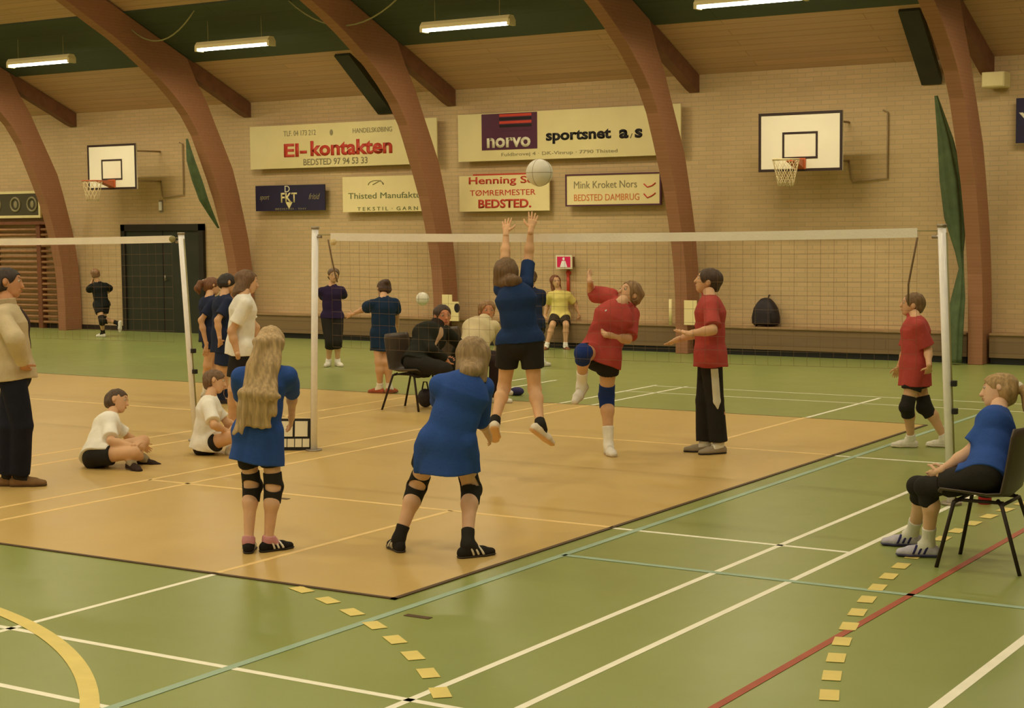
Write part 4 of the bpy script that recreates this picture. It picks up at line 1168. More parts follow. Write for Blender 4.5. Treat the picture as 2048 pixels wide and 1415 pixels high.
    if O.get('legs'):
        kind, nm_, colr, frac, lo = O['legs']
        lf = leg_surface
        lo_ = sdf_part({'shorts': 'shorts', 'trousers': 'trousers'}[kind], lf, res * .85, cloth(nm_, colr), root)
        if O.get('stripe'):
            sd = O['stripe']           # 'L' or 'R' outer leg
            sgn = -1 if sd == 'L' else 1
            hip, kn, an = J['hip' + sd], J['kn' + sd], J['an' + sd]
            off = lat * sgn * .075 * S - F * .022
            hemq = pel - ax * (O['shirt'][3] + .004)
            sdf_part('side_stripe', clipped(both(inflate(lf, .004), sunion([ellcone(hip + off + (hip - kn) * .1, kn + off * .62, .034, .06, .032, .05, F), cone(kn + off * .62, kn + (an - kn) * .16 + off * .6, .032, .010)], .01)), (hemq, ax)), rf, cloth('stripe_white', (.72, .70, .58)), lo_)
    for s in 'LR':
        sg = -1 if s == 'L' else 1
        hip, kn, an, ft, el, wr, hd = (J[k + s] for k in ('hip', 'kn', 'an', 'ft', 'el', 'wr', 'hd'))
        kd = (an - kn) / np.linalg.norm(an - kn); td = (kn - hip) / np.linalg.norm(kn - hip)
        fu = np.cross(np.cross(ft, up), ft); fu = fu / (np.linalg.norm(fu) + 1e-9)
        if fu[2] < 0: fu = -fu
        side = np.cross(ft, fu)
        back = -F + kd * (F @ kd); back /= np.linalg.norm(back) + 1e-9
        bend = kn - (hip + an) / 2; bb_ = bend - kd * (bend @ kd)
        if np.linalg.norm(bb_) > .07: back = -bb_ / np.linalg.norm(bb_)
        if O.get('socks'):
            nm_, colr, frac = O['socks']
            p1 = an + (kn - an) * frac
            calf = kn + (an - kn) * .30 + (back * .010 * S if True else 0)
            lg_ = sunion([cone(kn, calf, .033 * S * b, .034 * S * b), cone(calf, an, .034 * S * b, .021 * S * b), cone(an, an + ft * .05 * S - fu * .025 * S, .020 * S, .020 * S)], .022 * S)
            sdf_part('sock', clipped(inflate(lg_, .006), (p1, kn - an), (an + ft * .04 * S, ft)), rf * 1.1, cloth(nm_, colr), root)
        if O.get('shoes'):
            nm_, colr, solecol, stripes = O['shoes']
            gz = .052 * S                # ankle height above the ground
            bot = an - fu * gz
            k_ = S * O.get('shoescale', .80)
            heel = an - ft * .030 * k_ - fu * (gz - .030 * k_); ball_ = an + ft * .085 * k_ - fu * (gz - .026 * k_); toe = an + ft * .135 * k_ - fu * (gz - .022 * k_)
            shp = [ellcone(heel, ball_, .027 * k_, .030 * k_, .034 * k_, .026 * k_, side), ellcone(ball_, toe, .034 * k_, .026 * k_, .025 * k_, .018 * k_, side),
                   cone(an - fu * .015 * k_, ball_ + fu * .002, .030 * k_, .020 * k_), cone(an + fu * .004, an - fu * .02 * k_, .029 * k_, .030 * k_)]
            up_f = sunion(shp, .015); upf = clipped(up_f, (bot + fu * .016, -fu), (an + fu * .014 * k_, fu))
            sh_o = sdf_part('shoe', upf, rf, cloth(nm_, colr), root)
            solef = clipped(inflate(sunion(shp[:2], .015), .006), (bot + fu * .018, fu), (bot, -fu))
            sdf_part('sole', solef, rf, mat('sole_rubber', solecol, .6), sh_o)
            if stripes:
                for q in range(3):
                    c0 = an + ft * (.02 + .026 * q) * k_ - fu * (gz - .022); c1 = c0 - ft * .022 * k_ + fu * .05 * k_
                    sl_ = both(inflate(up_f, .003), ellcone(c0, c1, .0065, .2, .0065, .2, ft))
                    sdf_part('shoe_stripe', clipped(sl_, (bot + fu * .02, -fu), (an - fu * .005, fu)), rf * .9, cloth('stripe_white', stripes), sh_o)
        if O.get('pads') and s in O['pads'][3]:
            nm_, colr, style, _ = O['pads']
            p0 = kn - td * .065 * S; p1 = kn + kd * .070 * S
            kp = sunion([cone(p0 - td * .01, kn, .038 * S * b + .008, .037 * S * b + .011), cone(kn, p1 + kd * .01, .037 * S * b + .011, .035 * S * b + .008)], .01)
            fr_ = -back
            kp = sunion([kp, ell(kn + fr_ * .018 * S, np.eye(3), (.042 * S,) * 3)], .015)
            kp = clipped(kp, (p0, -td), (p1, kd))
            if style == 'open':
                kp = minus(kp, sunion([ellcone(kn + back * .02, kn + back * .12, .060, .024, .060, .024, np.cross(kd, back))], 0))
            sdf_part('knee_pad', kp, rf * 1.1, cloth(nm_, colr), root)
        if O.get('wrist') and s in O['wrist'][0]:
            dd = (wr - el) / np.linalg.norm(wr - el)
            sdf_part('wristband', clipped(cone(wr - dd * .06, wr, .018 * S + .006, .0155 * S + .007), (wr - dd * .05, -dd), (wr - dd * .005, dd)), rf, cloth('white_cloth', O['wrist'][1]), root)
    return root
# ---------------------------------------------------------------- the people, joints in metres relative to a point on the floor
PEOPLE = {}
for _name, _height, _base, _nums in [
    ('long_hair_girl', 1.38, [-6.571, 7.465, 0.0], [0.0, 0.0, 0.73, 0.052, 0.033, 1.122, -0.005, 0.144, 1.232, -0.538, 0.843, 0.0, -0.538, 0.843, 0.0, -0.538, 0.843, 0.0, -0.06, -0.039, 0.725, -0.078, 0.033, 0.395, -0.046, -0.045, 0.072, -0.61, 0.793, 0.0, -0.075, -0.048, 1.057, -0.2, 0.09, 0.926, -0.283, 0.187, 0.772, -0.421, 0.65, -0.633, 0.06, 0.039, 0.725, 0.065, 0.062, 0.393, 0.037, 0.039, 0.072, 0.299, 0.954, 0.0, 0.162, 0.104, 1.057, 0.053, 0.264, 0.938, -0.029, 0.352, 0.778, -0.499, 0.468, -0.729]),
    ('bending_girl', 1.48, [-5.551, 7.966, 0.0], [0.0, 0.0, 0.681, 0.12, 0.077, 1.068, 0.055, 0.213, 1.162, -0.416, 0.909, 0.0, -0.416, 0.909, 0.0, -0.384, 0.923, 0.0, -0.07, -0.032, 0.676, -0.263, 0.062, 0.38, -0.306, -0.073, 0.077, -0.794, 0.608, 0.0, -0.038, 0.001, 1.002, -0.172, 0.173, 0.892, -0.228, 0.369, 0.824, -0.271, 0.939, -0.213, 0.07, 0.032, 0.676, 0.043, 0.187, 0.377, 0.155, -0.023, 0.077, 0.461, 0.888, 0.0, 0.115, 0.22, 0.976, 0.033, 0.317, 0.767, -0.032, 0.49, 0.659, -0.321, 0.822, -0.471]),
    ('jumping_girl', 1.52, [-6.718, 10.636, 0.0], [0.0, 0.0, 1.061, -0.032, -0.02, 1.489, -0.169, 0.07, 1.568, -0.463, 0.886, 0.0, -0.463, 0.886, 0.0, -0.463, 0.886, 0.0, -0.07, -0.037, 1.056, -0.15, -0.005, 0.694, -0.066, -0.271, 0.458, -0.441, 0.69, -0.574, -0.19, 0.037, 1.443, -0.205, 0.114, 1.681, -0.257, 0.213, 1.871, -0.353, 0.61, 0.71, 0.07, 0.037, 1.056, 0.076, 0.073, 0.686, 0.253, -0.134, 0.443, 0.312, 0.757, -0.574, -0.043, 0.154, 1.479, -0.105, 0.294, 1.677, -0.093, 0.314, 1.897, -0.141, 0.531, 0.836]),
    ('arm_up_red', 1.55, [-6.847, 12.081, 0.0], [0.0, 0.0, 0.846, 0.142, 0.091, 1.271, 0.143, 0.264, 1.339, 0.045, -0.999, -0.0, 0.302, -0.953, -0.0, -0.461, -0.888, -0.0, 0.081, 0.004, 0.841, 0.004, 0.1, 0.493, 0.056, 0.036, 0.081, 0.677, -0.736, 0.0, 0.166, 0.237, 1.172, 0.215, 0.085, 0.973, 0.109, -0.107, 1.023, -0.751, 0.626, 0.21, -0.081, -0.004, 0.841, 0.044, -0.358, 0.894, -0.086, -0.163, 0.605, 0.039, -0.865, -0.5, 0.003, 0.189, 1.323, -0.235, 0.282, 1.332, -0.161, 0.112, 1.458, -0.508, 0.726, 0.463]),
    ('tracksuit_boy', 1.54, [-6.078, 12.593, 0.0], [0.0, 0.0, 0.844, -0.003, -0.002, 1.312, -0.076, 0.109, 1.441, -0.886, -0.463, 0.0, -0.886, -0.463, 0.0, -0.886, -0.463, 0.0, 0.037, -0.071, 0.839, 0.06, -0.039, 0.456, 0.082, -0.008, 0.08, -0.608, -0.794, 0.0, 0.07, -0.141, 1.239, 0.164, -0.294, 1.059, -0.004, -0.401, 1.032, -0.88, 0.456, 0.135, -0.037, 0.071, 0.839, -0.062, 0.003, 0.446, -0.055, 0.026, 0.08, -0.923, -0.384, 0.0, -0.075, 0.137, 1.239, -0.175, 0.159, 1.006, -0.347, 0.049, 0.94, -0.824, 0.459, -0.333]),
    ('red_shirt_child', 1.36, [-4.712, 13.746, 0.0], [0.0, 0.0, 0.719, 0.001, 0.0, 1.106, -0.07, 0.1, 1.215, -0.886, -0.463, 0.0, -0.886, -0.463, 0.0, -0.886, -0.463, 0.0, 0.033, -0.063, 0.714, -0.023, -0.138, 0.367, -0.031, -0.007, 0.071, -0.923, -0.384, 0.0, 0.065, -0.123, 1.041, 0.134, -0.078, 0.852, 0.188, -0.211, 0.717, -0.29, 0.698, -0.655, -0.033, 0.063, 0.714, 0.066, 0.06, 0.353, 0.224, 0.13, 0.071, -0.999, -0.045, 0.0, -0.064, 0.123, 1.041, -0.115, 0.088, 0.824, -0.205, 0.159, 0.664, -0.443, 0.703, -0.556]),
    ('chair_girl', 1.47, [-2.738, 9.21, 0.0], [0.0, 0.0, 0.532, -0.028, 0.292, 0.841, -0.067, 0.429, 0.945, -0.997, -0.08, 0.0, -0.997, -0.08, 0.0, -0.968, -0.252, 0.0, 0.006, -0.076, 0.527, -0.333, -0.003, 0.419, -0.366, 0.091, 0.076, -0.936, -0.351, 0.0, -0.013, 0.128, 0.801, -0.128, 0.055, 0.626, -0.266, -0.033, 0.52, -0.73, 0.539, -0.42, -0.006, 0.076, 0.527, -0.424, 0.139, 0.395, -0.554, 0.359, 0.076, -0.936, -0.351, 0.0, -0.035, 0.393, 0.79, -0.196, 0.406, 0.608, -0.338, 0.315, 0.483, -0.69, 0.619, -0.375]),
    ('jacket_man', 1.66, [-9.856, 8.481, 0.0], [0.0, 0.0, 0.875, -0.034, -0.021, 1.363, -0.105, 0.066, 1.527, 0.793, 0.61, 0.0, 0.793, 0.61, 0.0, 0.793, 0.61, 0.0, -0.053, 0.068, 0.87, -0.002, -0.059, 0.466, -0.069, -0.026, 0.086, 0.823, 0.567, 0.0, -0.131, 0.116, 1.284, -0.343, 0.108, 1.11, -0.406, 0.22, 0.907, -0.43, 0.793, -0.432, 0.053, -0.068, 0.87, 0.123, -0.038, 0.471, 0.025, -0.002, 0.086, 0.793, 0.61, 0.0, 0.075, -0.152, 1.284, 0.294, -0.23, 1.139, 0.227, -0.105, 0.944, -0.537, 0.708, -0.458]),
    ('sitting_boy', 1.36, [-10.058, 9.475, 0.0], [0.0, 0.0, 0.112, -0.097, 0.263, 0.389, -0.134, 0.376, 0.501, 0.675, 0.738, 0.0, 0.675, 0.738, 0.0, 0.886, 0.463, 0.0, -0.052, 0.048, 0.107, 0.206, 0.323, 0.193, 0.336, 0.049, 0.071, 0.95, -0.298, -0.087, -0.183, 0.313, 0.343, -0.13, 0.475, 0.196, -0.143, 0.646, 0.099, -0.235, 0.869, -0.435, 0.052, -0.048, 0.107, 0.367, 0.054, 0.142, 0.195, 0.318, 0.057, 0.92, 0.382, -0.087, 0.021, 0.126, 0.343, 0.168, 0.001, 0.228, 0.33, 0.104, 0.182, -0.205, 0.884, -0.419]),
    ('sitting_boy2', 1.36, [-9.829, 10.498, 0.0], [0.0, 0.0, 0.1, 0.044, 0.028, 0.494, 0.007, 0.135, 0.612, 0.736, 0.677, 0.0, 0.736, 0.677, 0.0, 0.793, 0.61, 0.0, -0.048, 0.052, 0.095, 0.104, 0.33, 0.199, 0.22, 0.068, 0.041, 0.95, -0.298, -0.087, -0.057, 0.126, 0.43, 0.068, 0.212, 0.253, -0.006, 0.389, 0.208, -0.185, 0.91, -0.37, 0.048, -0.052, 0.095, 0.368, -0.016, 0.18, 0.229, 0.249, 0.05, 0.92, 0.382, -0.087, 0.131, -0.079, 0.43, 0.271, -0.177, 0.285, 0.254, 0.006, 0.213, -0.234, 0.941, -0.245]),
    ('white_tee_girl', 1.52, [-10.45, 11.668, 0.0], [0.0, 0.0, 0.837, 0.032, 0.021, 1.292, -0.023, 0.136, 1.422, 0.608, 0.794, 0.0, 0.608, 0.794, 0.0, 0.608, 0.794, 0.0, -0.063, 0.048, 0.832, 0.013, 0.013, 0.416, 0.019, 0.051, 0.079, 0.461, 0.888, 0.0, -0.096, 0.111, 1.22, 0.022, 0.196, 0.989, -0.002, 0.181, 0.778, -0.582, 0.453, -0.675, 0.063, -0.048, 0.832, 0.026, -0.132, 0.43, -0.063, -0.079, 0.079, 0.675, 0.738, 0.0, 0.15, -0.077, 1.22, 0.057, -0.182, 0.98, 0.103, -0.152, 0.749, -0.329, 0.567, -0.756]),
    ('navy_girl', 1.36, [-13.001, 14.012, 0.0], [0.0, 0.0, 0.758, -0.002, -0.001, 1.143, -0.046, 0.1, 1.262, 0.461, 0.888, 0.0, 0.461, 0.888, 0.0, 0.461, 0.888, 0.0, -0.063, 0.033, 0.753, -0.011, 0.056, 0.367, 0.076, -0.025, 0.071, 0.608, 0.794, 0.0, -0.125, 0.063, 1.077, 0.003, 0.167, 0.902, -0.063, 0.276, 0.751, -0.429, 0.764, -0.482, 0.063, -0.033, 0.753, 0.014, -0.069, 0.378, -0.095, 0.013, 0.071, 0.608, 0.794, 0.0, 0.122, -0.065, 1.077, 0.026, -0.169, 0.892, 0.072, -0.14, 0.611, -0.134, -0.085, -0.987]),
    ('dark_hair_person', 1.42, [-12.41, 13.586, 0.0], [0.0, 0.0, 0.767, 0.013, 0.008, 1.181, -0.019, 0.104, 1.319, 0.461, 0.888, 0.0, 0.461, 0.888, 0.0, 0.461, 0.888, 0.0, -0.066, 0.034, 0.762, 0.003, 0.008, 0.4, -0.007, 0.024, 0.074, 0.608, 0.794, 0.0, -0.118, 0.074, 1.113, 0.013, 0.176, 0.91, -0.066, 0.257, 0.738, -0.335, 0.461, -0.822, 0.066, -0.034, 0.762, 0.035, -0.083, 0.408, -0.03, -0.047, 0.074, 0.608, 0.794, 0.0, 0.139, -0.06, 1.113, 0.108, -0.207, 0.933, 0.126, -0.196, 0.718, -0.413, 0.538, -0.735]),
    ('far_court_girl', 1.33, [-14.398, 17.95, 0.0], [0.0, 0.0, 0.69, 0.001, 0.0, 1.102, 0.026, 0.017, 1.253, 0.738, -0.675, 0.0, 0.738, -0.675, 0.0, 0.738, -0.675, 0.0, 0.047, 0.051, 0.685, 0.126, -0.047, 0.345, 0.059, 0.029, 0.069, 0.888, -0.461, 0.0, 0.092, 0.1, 1.038, -0.004, 0.278, 0.953, 0.003, 0.094, 1.009, 0.353, -0.756, 0.551, -0.047, -0.051, 0.685, 0.047, -0.112, 0.34, -0.055, -0.026, 0.069, 0.384, -0.923, 0.0, -0.091, -0.1, 1.038, -0.198, 0.068, 0.945, -0.024, -0.008, 0.91, 0.852, -0.398, 0.341]),
    ('pointing_girl', 1.32, [-11.525, 15.292, 0.0], [0.0, 0.0, 0.697, 0.01, 0.007, 1.099, -0.06, 0.103, 1.203, -0.844, 0.536, 0.0, -0.844, 0.536, 0.0, -0.844, 0.536, 0.0, -0.037, -0.058, 0.692, 0.002, -0.088, 0.376, -0.041, -0.02, 0.069, -0.999, -0.045, 0.0, -0.064, -0.108, 1.036, -0.242, 0.004, 0.98, -0.417, -0.026, 0.908, -0.965, 0.161, -0.205, 0.037, 0.058, 0.692, 0.077, -0.025, 0.374, 0.053, 0.028, 0.069, -0.045, 0.999, 0.0, 0.081, 0.119, 1.036, -0.01, 0.279, 0.918, -0.061, 0.364, 0.755, -0.434, 0.646, -0.628]),
    ('chair_man', 1.68, [-10.194, 14.126, 0.0], [0.0, 0.0, 0.501, 0.004, 0.33, 0.86, -0.031, 0.503, 0.956, 0.999, 0.045, 0.0, 0.954, -0.299, 0.0, 0.844, -0.536, 0.0, -0.004, 0.087, 0.496, 0.167, 0.459, 0.451, 0.221, 0.494, 0.065, 0.976, 0.218, 0.0, 0.055, 0.439, 0.8, 0.09, 0.66, 0.638, -0.072, 0.75, 0.479, -0.716, 0.63, -0.302, 0.004, -0.087, 0.496, 0.413, -0.1, 0.451, 0.303, 0.032, 0.086, 0.999, 0.045, 0.0, -0.048, 0.112, 0.8, 0.158, 0.015, 0.641, 0.187, 0.226, 0.522, -0.272, 0.94, -0.207]),
    ('chair_woman', 1.62, [-10.145, 15.047, 0.0], [0.0, 0.0, 0.531, -0.048, 0.336, 0.856, -0.104, 0.484, 0.97, 0.999, 0.045, 0.0, 0.924, -0.381, 0.0, 0.738, -0.675, 0.0, -0.004, 0.084, 0.526, 0.362, -0.058, 0.461, 0.304, 0.005, 0.084, 0.976, 0.218, 0.0, 0.023, 0.433, 0.802, 0.002, 0.58, 0.58, -0.138, 0.689, 0.426, -0.658, 0.681, -0.321, 0.004, -0.084, 0.526, 0.394, -0.027, 0.482, 0.236, 0.171, 0.187, 0.984, 0.044, -0.174, -0.103, 0.128, 0.802, 0.01, -0.033, 0.621, 0.147, 0.054, 0.478, -0.143, 0.949, -0.28]),
    ('bench_person', 1.3, [-13.267, 22.158, 0.0], [0.0, 0.0, 0.509, -0.011, -0.007, 0.881, -0.055, -0.035, 1.036, 0.738, -0.675, 0.0, 0.738, -0.675, 0.0, 0.738, -0.675, 0.0, 0.046, 0.05, 0.504, 0.216, -0.183, 0.369, 0.207, -0.189, 0.046, 0.794, -0.608, 0.0, 0.081, 0.092, 0.819, 0.131, 0.239, 0.67, 0.207, 0.261, 0.499, 0.13, -0.824, -0.552, -0.046, -0.05, 0.504, 0.057, -0.322, 0.373, -0.023, -0.373, 0.051, 0.218, -0.976, 0.0, -0.098, -0.104, 0.819, -0.218, 0.002, 0.675, -0.253, -0.032, 0.489, 0.695, -0.574, -0.432]),
    ('hidden_player', 1.42, [-11.878, 19.1, 0.0], [0.0, 0.0, 0.617, -0.008, -0.005, 1.049, -0.054, 0.071, 1.195, -0.384, 0.923, 0.0, -0.384, 0.923, 0.0, -0.384, 0.923, 0.0, -0.068, -0.028, 0.612, -0.156, 0.169, 0.344, -0.056, -0.022, 0.074, -0.538, 0.843, 0.0, -0.141, -0.06, 0.981, -0.241, 0.082, 0.825, -0.282, 0.208, 0.667, -0.455, 0.713, -0.534, 0.068, 0.028, 0.612, -0.016, 0.229, 0.344, 0.116, 0.061, 0.074, 0.129, 0.992, 0.0, 0.127, 0.051, 0.981, 0.026, 0.193, 0.824, -0.013, 0.28, 0.642, -0.453, 0.636, -0.625]),
    ('door_child', 1.28, [-21.967, 20.917, 0.0], [0.0, 0.0, 0.581, -0.043, -0.027, 0.961, -0.084, -0.053, 1.112, -0.954, 0.299, 0.0, -0.954, 0.299, 0.0, -0.954, 0.299, 0.0, -0.02, -0.064, 0.576, 0.137, -0.13, 0.307, 0.01, 0.006, 0.067, -0.999, -0.045, 0.0, -0.075, -0.147, 0.9, -0.248, -0.051, 0.827, -0.175, -0.005, 1.039, -0.241, 0.628, 0.739, 0.02, 0.064, 0.576, -0.017, 0.04, 0.295, 0.214, 0.187, 0.239, -0.173, -0.008, -0.985, 0.003, 0.102, 0.9, -0.058, 0.293, 0.834, -0.158, 0.18, 0.712, -0.88, 0.36, -0.308])]:
    _joints = {}
    _i = 0
    for _key in ('pel', 'neck', 'head', 'F', 'FS', 'HF'):
        _joints[_key] = _nums[_i:_i + 3]; _i += 3
    for _side in 'LR':
        for _key in ('hip', 'kn', 'an', 'ft', 'sh', 'el', 'wr', 'hd'):
            _joints[_key + _side] = _nums[_i:_i + 3]; _i += 3
    PEOPLE[_name] = dict(S=_height, b=_base, j=_joints)
ROYAL = (.030, .088, .36); NAVYB = (.016, .043, .14); NAVY = (.018, .028, .070); RED = (.44, .068, .058); BLACK = (.024, .022, .019); WHITE = (.90, .90, .84)
person('long_hair_girl', 'girl with very long blond hair seen from behind, blue shirt and black knee braces', dict(res=.008, build=.90, hair='long', hairname='blond_hair', haircol=(.48, .34, .17),
    shirt=('blue_jersey', ROYAL, 1.04, .185, .022), hemw=.088, hemd=.066, legs=('shorts', 'black_shorts', BLACK, .62, .012), pads=('black_neoprene', BLACK, 'open', 'LR'),
    socks=('pink_socks', (.62, .30, .34), .09), shoes=('black_shoe', (.015, .013, .012), (.03, .025, .02), (.8, .78, .7)), skin=(.72, .46, .30)))
person('bending_girl', 'girl bending forward with legs wide apart, seen from behind, long blue shirt', dict(res=.008, build=.92, hair='bob', hairlen=1.3, napehair=True, headscale=1.06, hairname='light_brown_hair', haircol=(.32, .22, .11), pitch=-12,
    shirt=('blue_jersey', ROYAL, 1.05, .2, .026), hemdrop=(.0, 0, -.195), hemw=.088, hemd=.07, slw=.034, legs=('shorts', 'black_shorts', BLACK, .55, .02), pads=('black_neoprene', BLACK, 'open', 'LR'),
    socks=('black_socks', BLACK, .26), shoes=('black_shoe', (.02, .018, .015), (.05, .04, .03), (.7, .66, .55)), skin=(.72, .46, .30)))
person('jumping_girl', 'girl leaping with both arms stretched up to the ball, seen from behind', dict(res=.008, build=.92, hair='bob', hairlen=.9, napehair=True, headscale=1.06, hairname='brown_hair', haircol=(.17, .10, .045), pitch=25, hands='open', palmL=(-.3, .9, .1), palmR=(-.6, .8, .1),
    shirt=('dark_blue_jersey', NAVYB, .82, .02, .014), hemw=.080, hemd=.07, legs=('shorts', 'black_shorts', BLACK, .56, .022), socks=('black_socks', BLACK, .14), shoes=('white_shoe', (.80, .74, .62), (.72, .45, .22), None), skin=(.74, .45, .25)))
person('arm_up_red', 'player in a red shirt leaning back, one arm raised and one knee lifted', dict(hair='short', hairname='light_brown_hair', haircol=(.28, .17, .075), pitch=28,
    shirt=('red_jersey', RED, .88, .06, .028), slw=.036, legs=('shorts', 'black_shorts', BLACK, .45, .018), pads=('blue_neoprene', (.015, .04, .20), 'closed', 'LR'), socks=('white_socks', WHITE, .38), shoes=('white_shoe', (.82, .80, .74), (.6, .5, .35), None),
    logo=[(-.055, .03, .018, (.8, .5, .5)), (.08, .07, .022, (.9, .85, .85))]))
person('tracksuit_boy', 'boy in a red shirt and black track trousers with a pale side stripe, looking up', dict(hair='short', hairname='dark_brown_hair', haircol=(.07, .042, .025), pitch=14, hands='open', palmL=(0, 0, 1), palmR=(0, 0, 1),
    shirt=('red_jersey', RED, .86, .11, .022), legs=('trousers', 'black_track_trousers', BLACK, 1.93, .016), hemleg=.040, stripe='L', socks=('white_socks', WHITE, .1), shoes=('grey_shoe', (.35, .30, .22), (.02, .02, .02), None),
    logo=[(-.045, .03, .014, (.85, .6, .5))]))
person('red_shirt_child', 'child in an oversized red shirt and black knee pads beside the right net post', dict(hair='short', hairname='light_brown_hair', haircol=(.20, .12, .055), pitch=8,
    shirt=('red_jersey', RED, .88, .185, .030), hemw=.092, legs=('shorts', 'black_shorts', BLACK, .60, .018), pads=('black_neoprene', BLACK, 'closed', 'LR'), socks=('white_socks', WHITE, .16), shoes=('white_shoe', (.82, .80, .72), (.75, .70, .6), None)))
person('chair_girl', 'girl with a blond ponytail and blue shirt sitting on the chair at the right', dict(res=.008, build=.92, hair='ponytail', hairname='blond_hair', haircol=(.42, .28, .12), tail=3.2,
    shirt=('blue_jersey', ROYAL, .72, .06, .018), hemw=.095, legs=('shorts', 'black_shorts', BLACK, .70, .020), pads=('black_neoprene', BLACK, 'closed', 'LR'), socks=('white_socks', (.70, .72, .66), .30), shoes=('silver_blue_shoe', (.50, .50, .62), (.06, .06, .16), (.03, .03, .12)), skin=(.74, .48, .32)))
person('jacket_man', 'man in a beige jacket and dark jeans standing at the left edge of the photo', dict(hair='short', hairname='dark_hair', haircol=(.035, .022, .016), shirtname='jacket', build=1.05,
    shirt=('beige_jacket', (.60, .51, .33), 1.93, .06, .030), collar=(.50, .40, .25), open=(.05, .03, .03), legs=('trousers', 'dark_jeans', (.012, .014, .026), 1.95, .012), hemleg=.040, socks=('dark_socks', BLACK, .1), shoes=('brown_shoe', (.22, .13, .06), (.10, .06, .03), None), skin=(.56, .28, .14)))
person('sitting_boy', 'boy in a white T-shirt sitting cross-legged on the mat, left of the left net post', dict(hair='short', hairname='brown_hair', haircol=(.09, .055, .03),
    shirt=('white_tshirt', WHITE, .80, .05, .020), legs=('shorts', 'black_shorts', BLACK, .42, .016), socks=('grey_socks', (.35, .30, .20), .25), shoes=('dark_shoe', (.04, .025, .02), (.10, .08, .06), None)))
person('sitting_boy2', 'boy in a white T-shirt sitting on the mat partly hidden behind the long haired girl', dict(hair='short', hairname='light_brown_hair', haircol=(.17, .10, .05),
    shirt=('white_tshirt', WHITE, .80, .05, .020), legs=('shorts', 'black_shorts', BLACK, .42, .016), socks=('white_socks', WHITE, .25), shoes=('pale_shoe', (.7, .66, .55), (.3, .2, .1), None)))
person('white_tee_girl', 'girl with brown shoulder-length hair standing in a white T-shirt and black shorts', dict(hair='bob', hairlen=1.25, hairname='brown_hair', haircol=(.17, .095, .045),
    shirt=('white_tshirt', WHITE, .72, .09, .022), hemw=.09, legs=('shorts', 'black_shorts', BLACK, .72, .022), socks=('black_socks', BLACK, .14), shoes=('white_shoe', (.8, .78, .7), (.6, .55, .45), None)))
person('navy_girl', 'girl with a reddish ponytail and dark navy shirt standing near the doorway', dict(res=.011, hair='ponytail', tail=2.0, hairname='auburn_hair', haircol=(.20, .09, .04),
    shirt=('navy_tshirt', NAVY, .70, .12, .022), legs=('shorts', 'navy_shorts', NAVY, .50, .02), socks=('white_socks', WHITE, .2), shoes=('white_shoe', (.75, .72, .6), (.5, .45, .35), None)))
person('dark_hair_person', 'dark haired person in a navy outfit mostly hidden behind the girl in the white T-shirt', dict(res=.011, hair='short', hairname='dark_hair', haircol=(.03, .025, .02),
    shirt=('navy_tshirt', NAVY, .75, .2, .024), legs=('shorts', 'navy_shorts', NAVY, .92, .024), socks=('dark_socks', NAVY, .3), shoes=('dark_shoe', (.05, .04, .04), (.1, .08, .06), None)))
person('far_court_girl', 'small girl far back in dark clothes with her hands held at her chest', dict(res=.012, hair='up', hairname='brown_hair', haircol=(.16, .10, .06),
    shirt=('purple_navy_shirt', (.030, .018, .065), .9, .03, .018), legs=('trousers', 'black_trousers', BLACK, 1.30, .020), socks=('white_socks', WHITE, .15), shoes=('white_shoe', (.8, .78, .7), (.7, .65, .5), None)))
person('pointing_girl', 'girl in a long navy shirt and reddish shoes stretching one arm to the left', dict(res=.011, hair='up', hairname='dark_brown_hair', haircol=(.08, .045, .03), hands='open',
    shirt=('dark_blue_jersey', (.012, .035, .085), .78, .20, .026), hemw=.092, legs=('shorts', 'black_shorts', BLACK, .5, .014), socks=('white_socks', WHITE, .2), shoes=('red_shoe', (.45, .12, .06), (.3, .10, .05), None)))
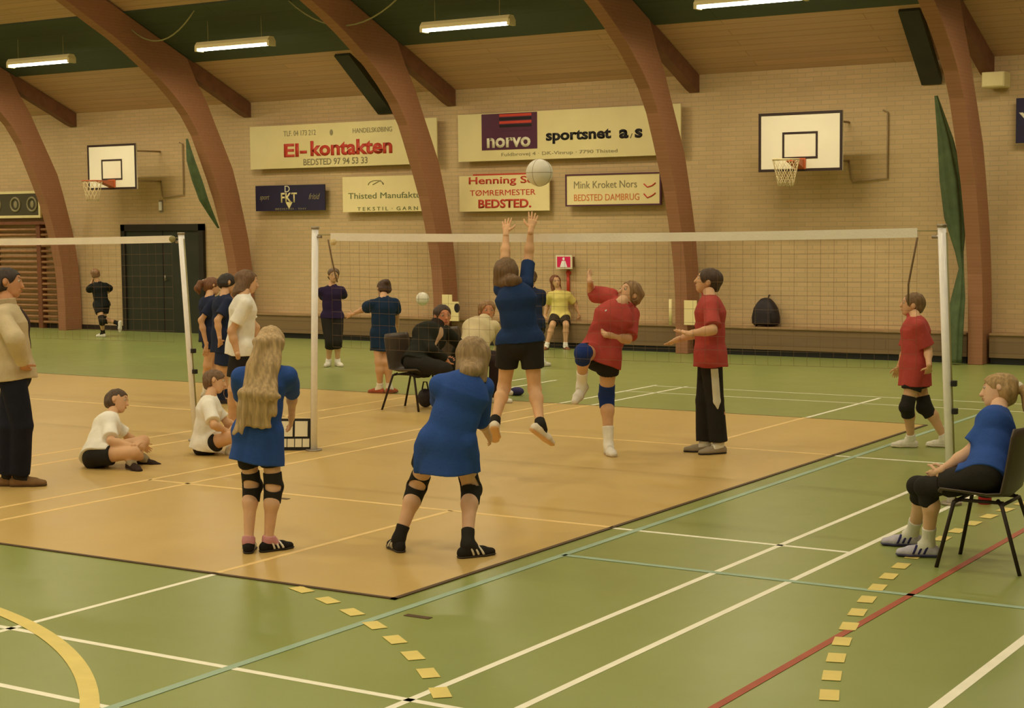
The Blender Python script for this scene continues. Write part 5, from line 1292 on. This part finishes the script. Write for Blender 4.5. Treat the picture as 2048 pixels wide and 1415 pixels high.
person('chair_man', 'man in a black leather jacket sitting with clasped hands on a chair', dict(res=.010, pitch=4, hair='short', hairname='dark_hair', haircol=(.05, .028, .02), shirtname='jacket', hands='grip',
    shirt=('black_leather_jacket', (.018, .020, .014), 1.93, .06, .026), open=(.50, .33, .20), collar=(.03, .02, .015), legs=('trousers', 'dark_trousers', (.022, .020, .016), 1.93, .014), hemleg=.038, socks=('dark_socks', BLACK, .1), shoes=('black_shoe', (.03, .025, .02), (.03, .03, .03), None), skin=(.62, .28, .15)))
person('chair_woman', 'person in a cream jacket and dark trousers sitting beside the man in the leather jacket', dict(res=.010, pitch=2, hair='short', hairname='light_brown_hair', haircol=(.30, .17, .07), shirtname='jacket',
    shirt=('cream_jacket', (.72, .62, .38), 1.93, .05, .028), collar=(.70, .60, .38), legs=('trousers', 'dark_trousers', (.03, .02, .02), 1.93, .014), hemleg=.038, socks=('dark_socks', BLACK, .1), shoes=('white_shoe', (.8, .78, .72), (.6, .55, .45), None), skin=(.62, .30, .16)))
person('bench_person', 'child in a yellow shirt sitting on the wall bench under the small safety sign', dict(res=.012, hair='bob', hairlen=1.3, hairname='red_brown_hair', haircol=(.22, .085, .045),
    shirt=('yellow_shirt', (.78, .68, .22), .75, .06, .022), legs=('shorts', 'dark_shorts', (.05, .04, .03), .8, .02), socks=('white_socks', WHITE, .2), shoes=('brown_shoe', (.25, .12, .06), (.2, .1, .05), None)))
person('hidden_player', 'player in dark blue almost hidden behind the leaping girl', dict(res=.012, hair='short', hairname='brown_hair', haircol=(.1, .06, .03),
    shirt=('dark_blue_jersey', NAVY, .8, .1, .02), legs=('shorts', 'black_shorts', BLACK, .55, .02), socks=('white_socks', WHITE, .55), shoes=('white_shoe', (.8, .78, .72), (.6, .55, .45), None)))
person('door_child', 'small child in black far back by the doorway kicking one leg behind', dict(res=.012, hair='short', hairname='light_brown_hair', haircol=(.26, .14, .07),
    shirt=('black_tshirt', (.014, .016, .016), .85, .05, .024), legs=('shorts', 'black_shorts', (.02, .018, .018), .55, .02), pads=('black_neoprene', BLACK, 'closed', 'LR'), socks=('dark_socks', BLACK, .3), shoes=('white_shoe', (.88, .86, .8), (.8, .78, .7), None)))
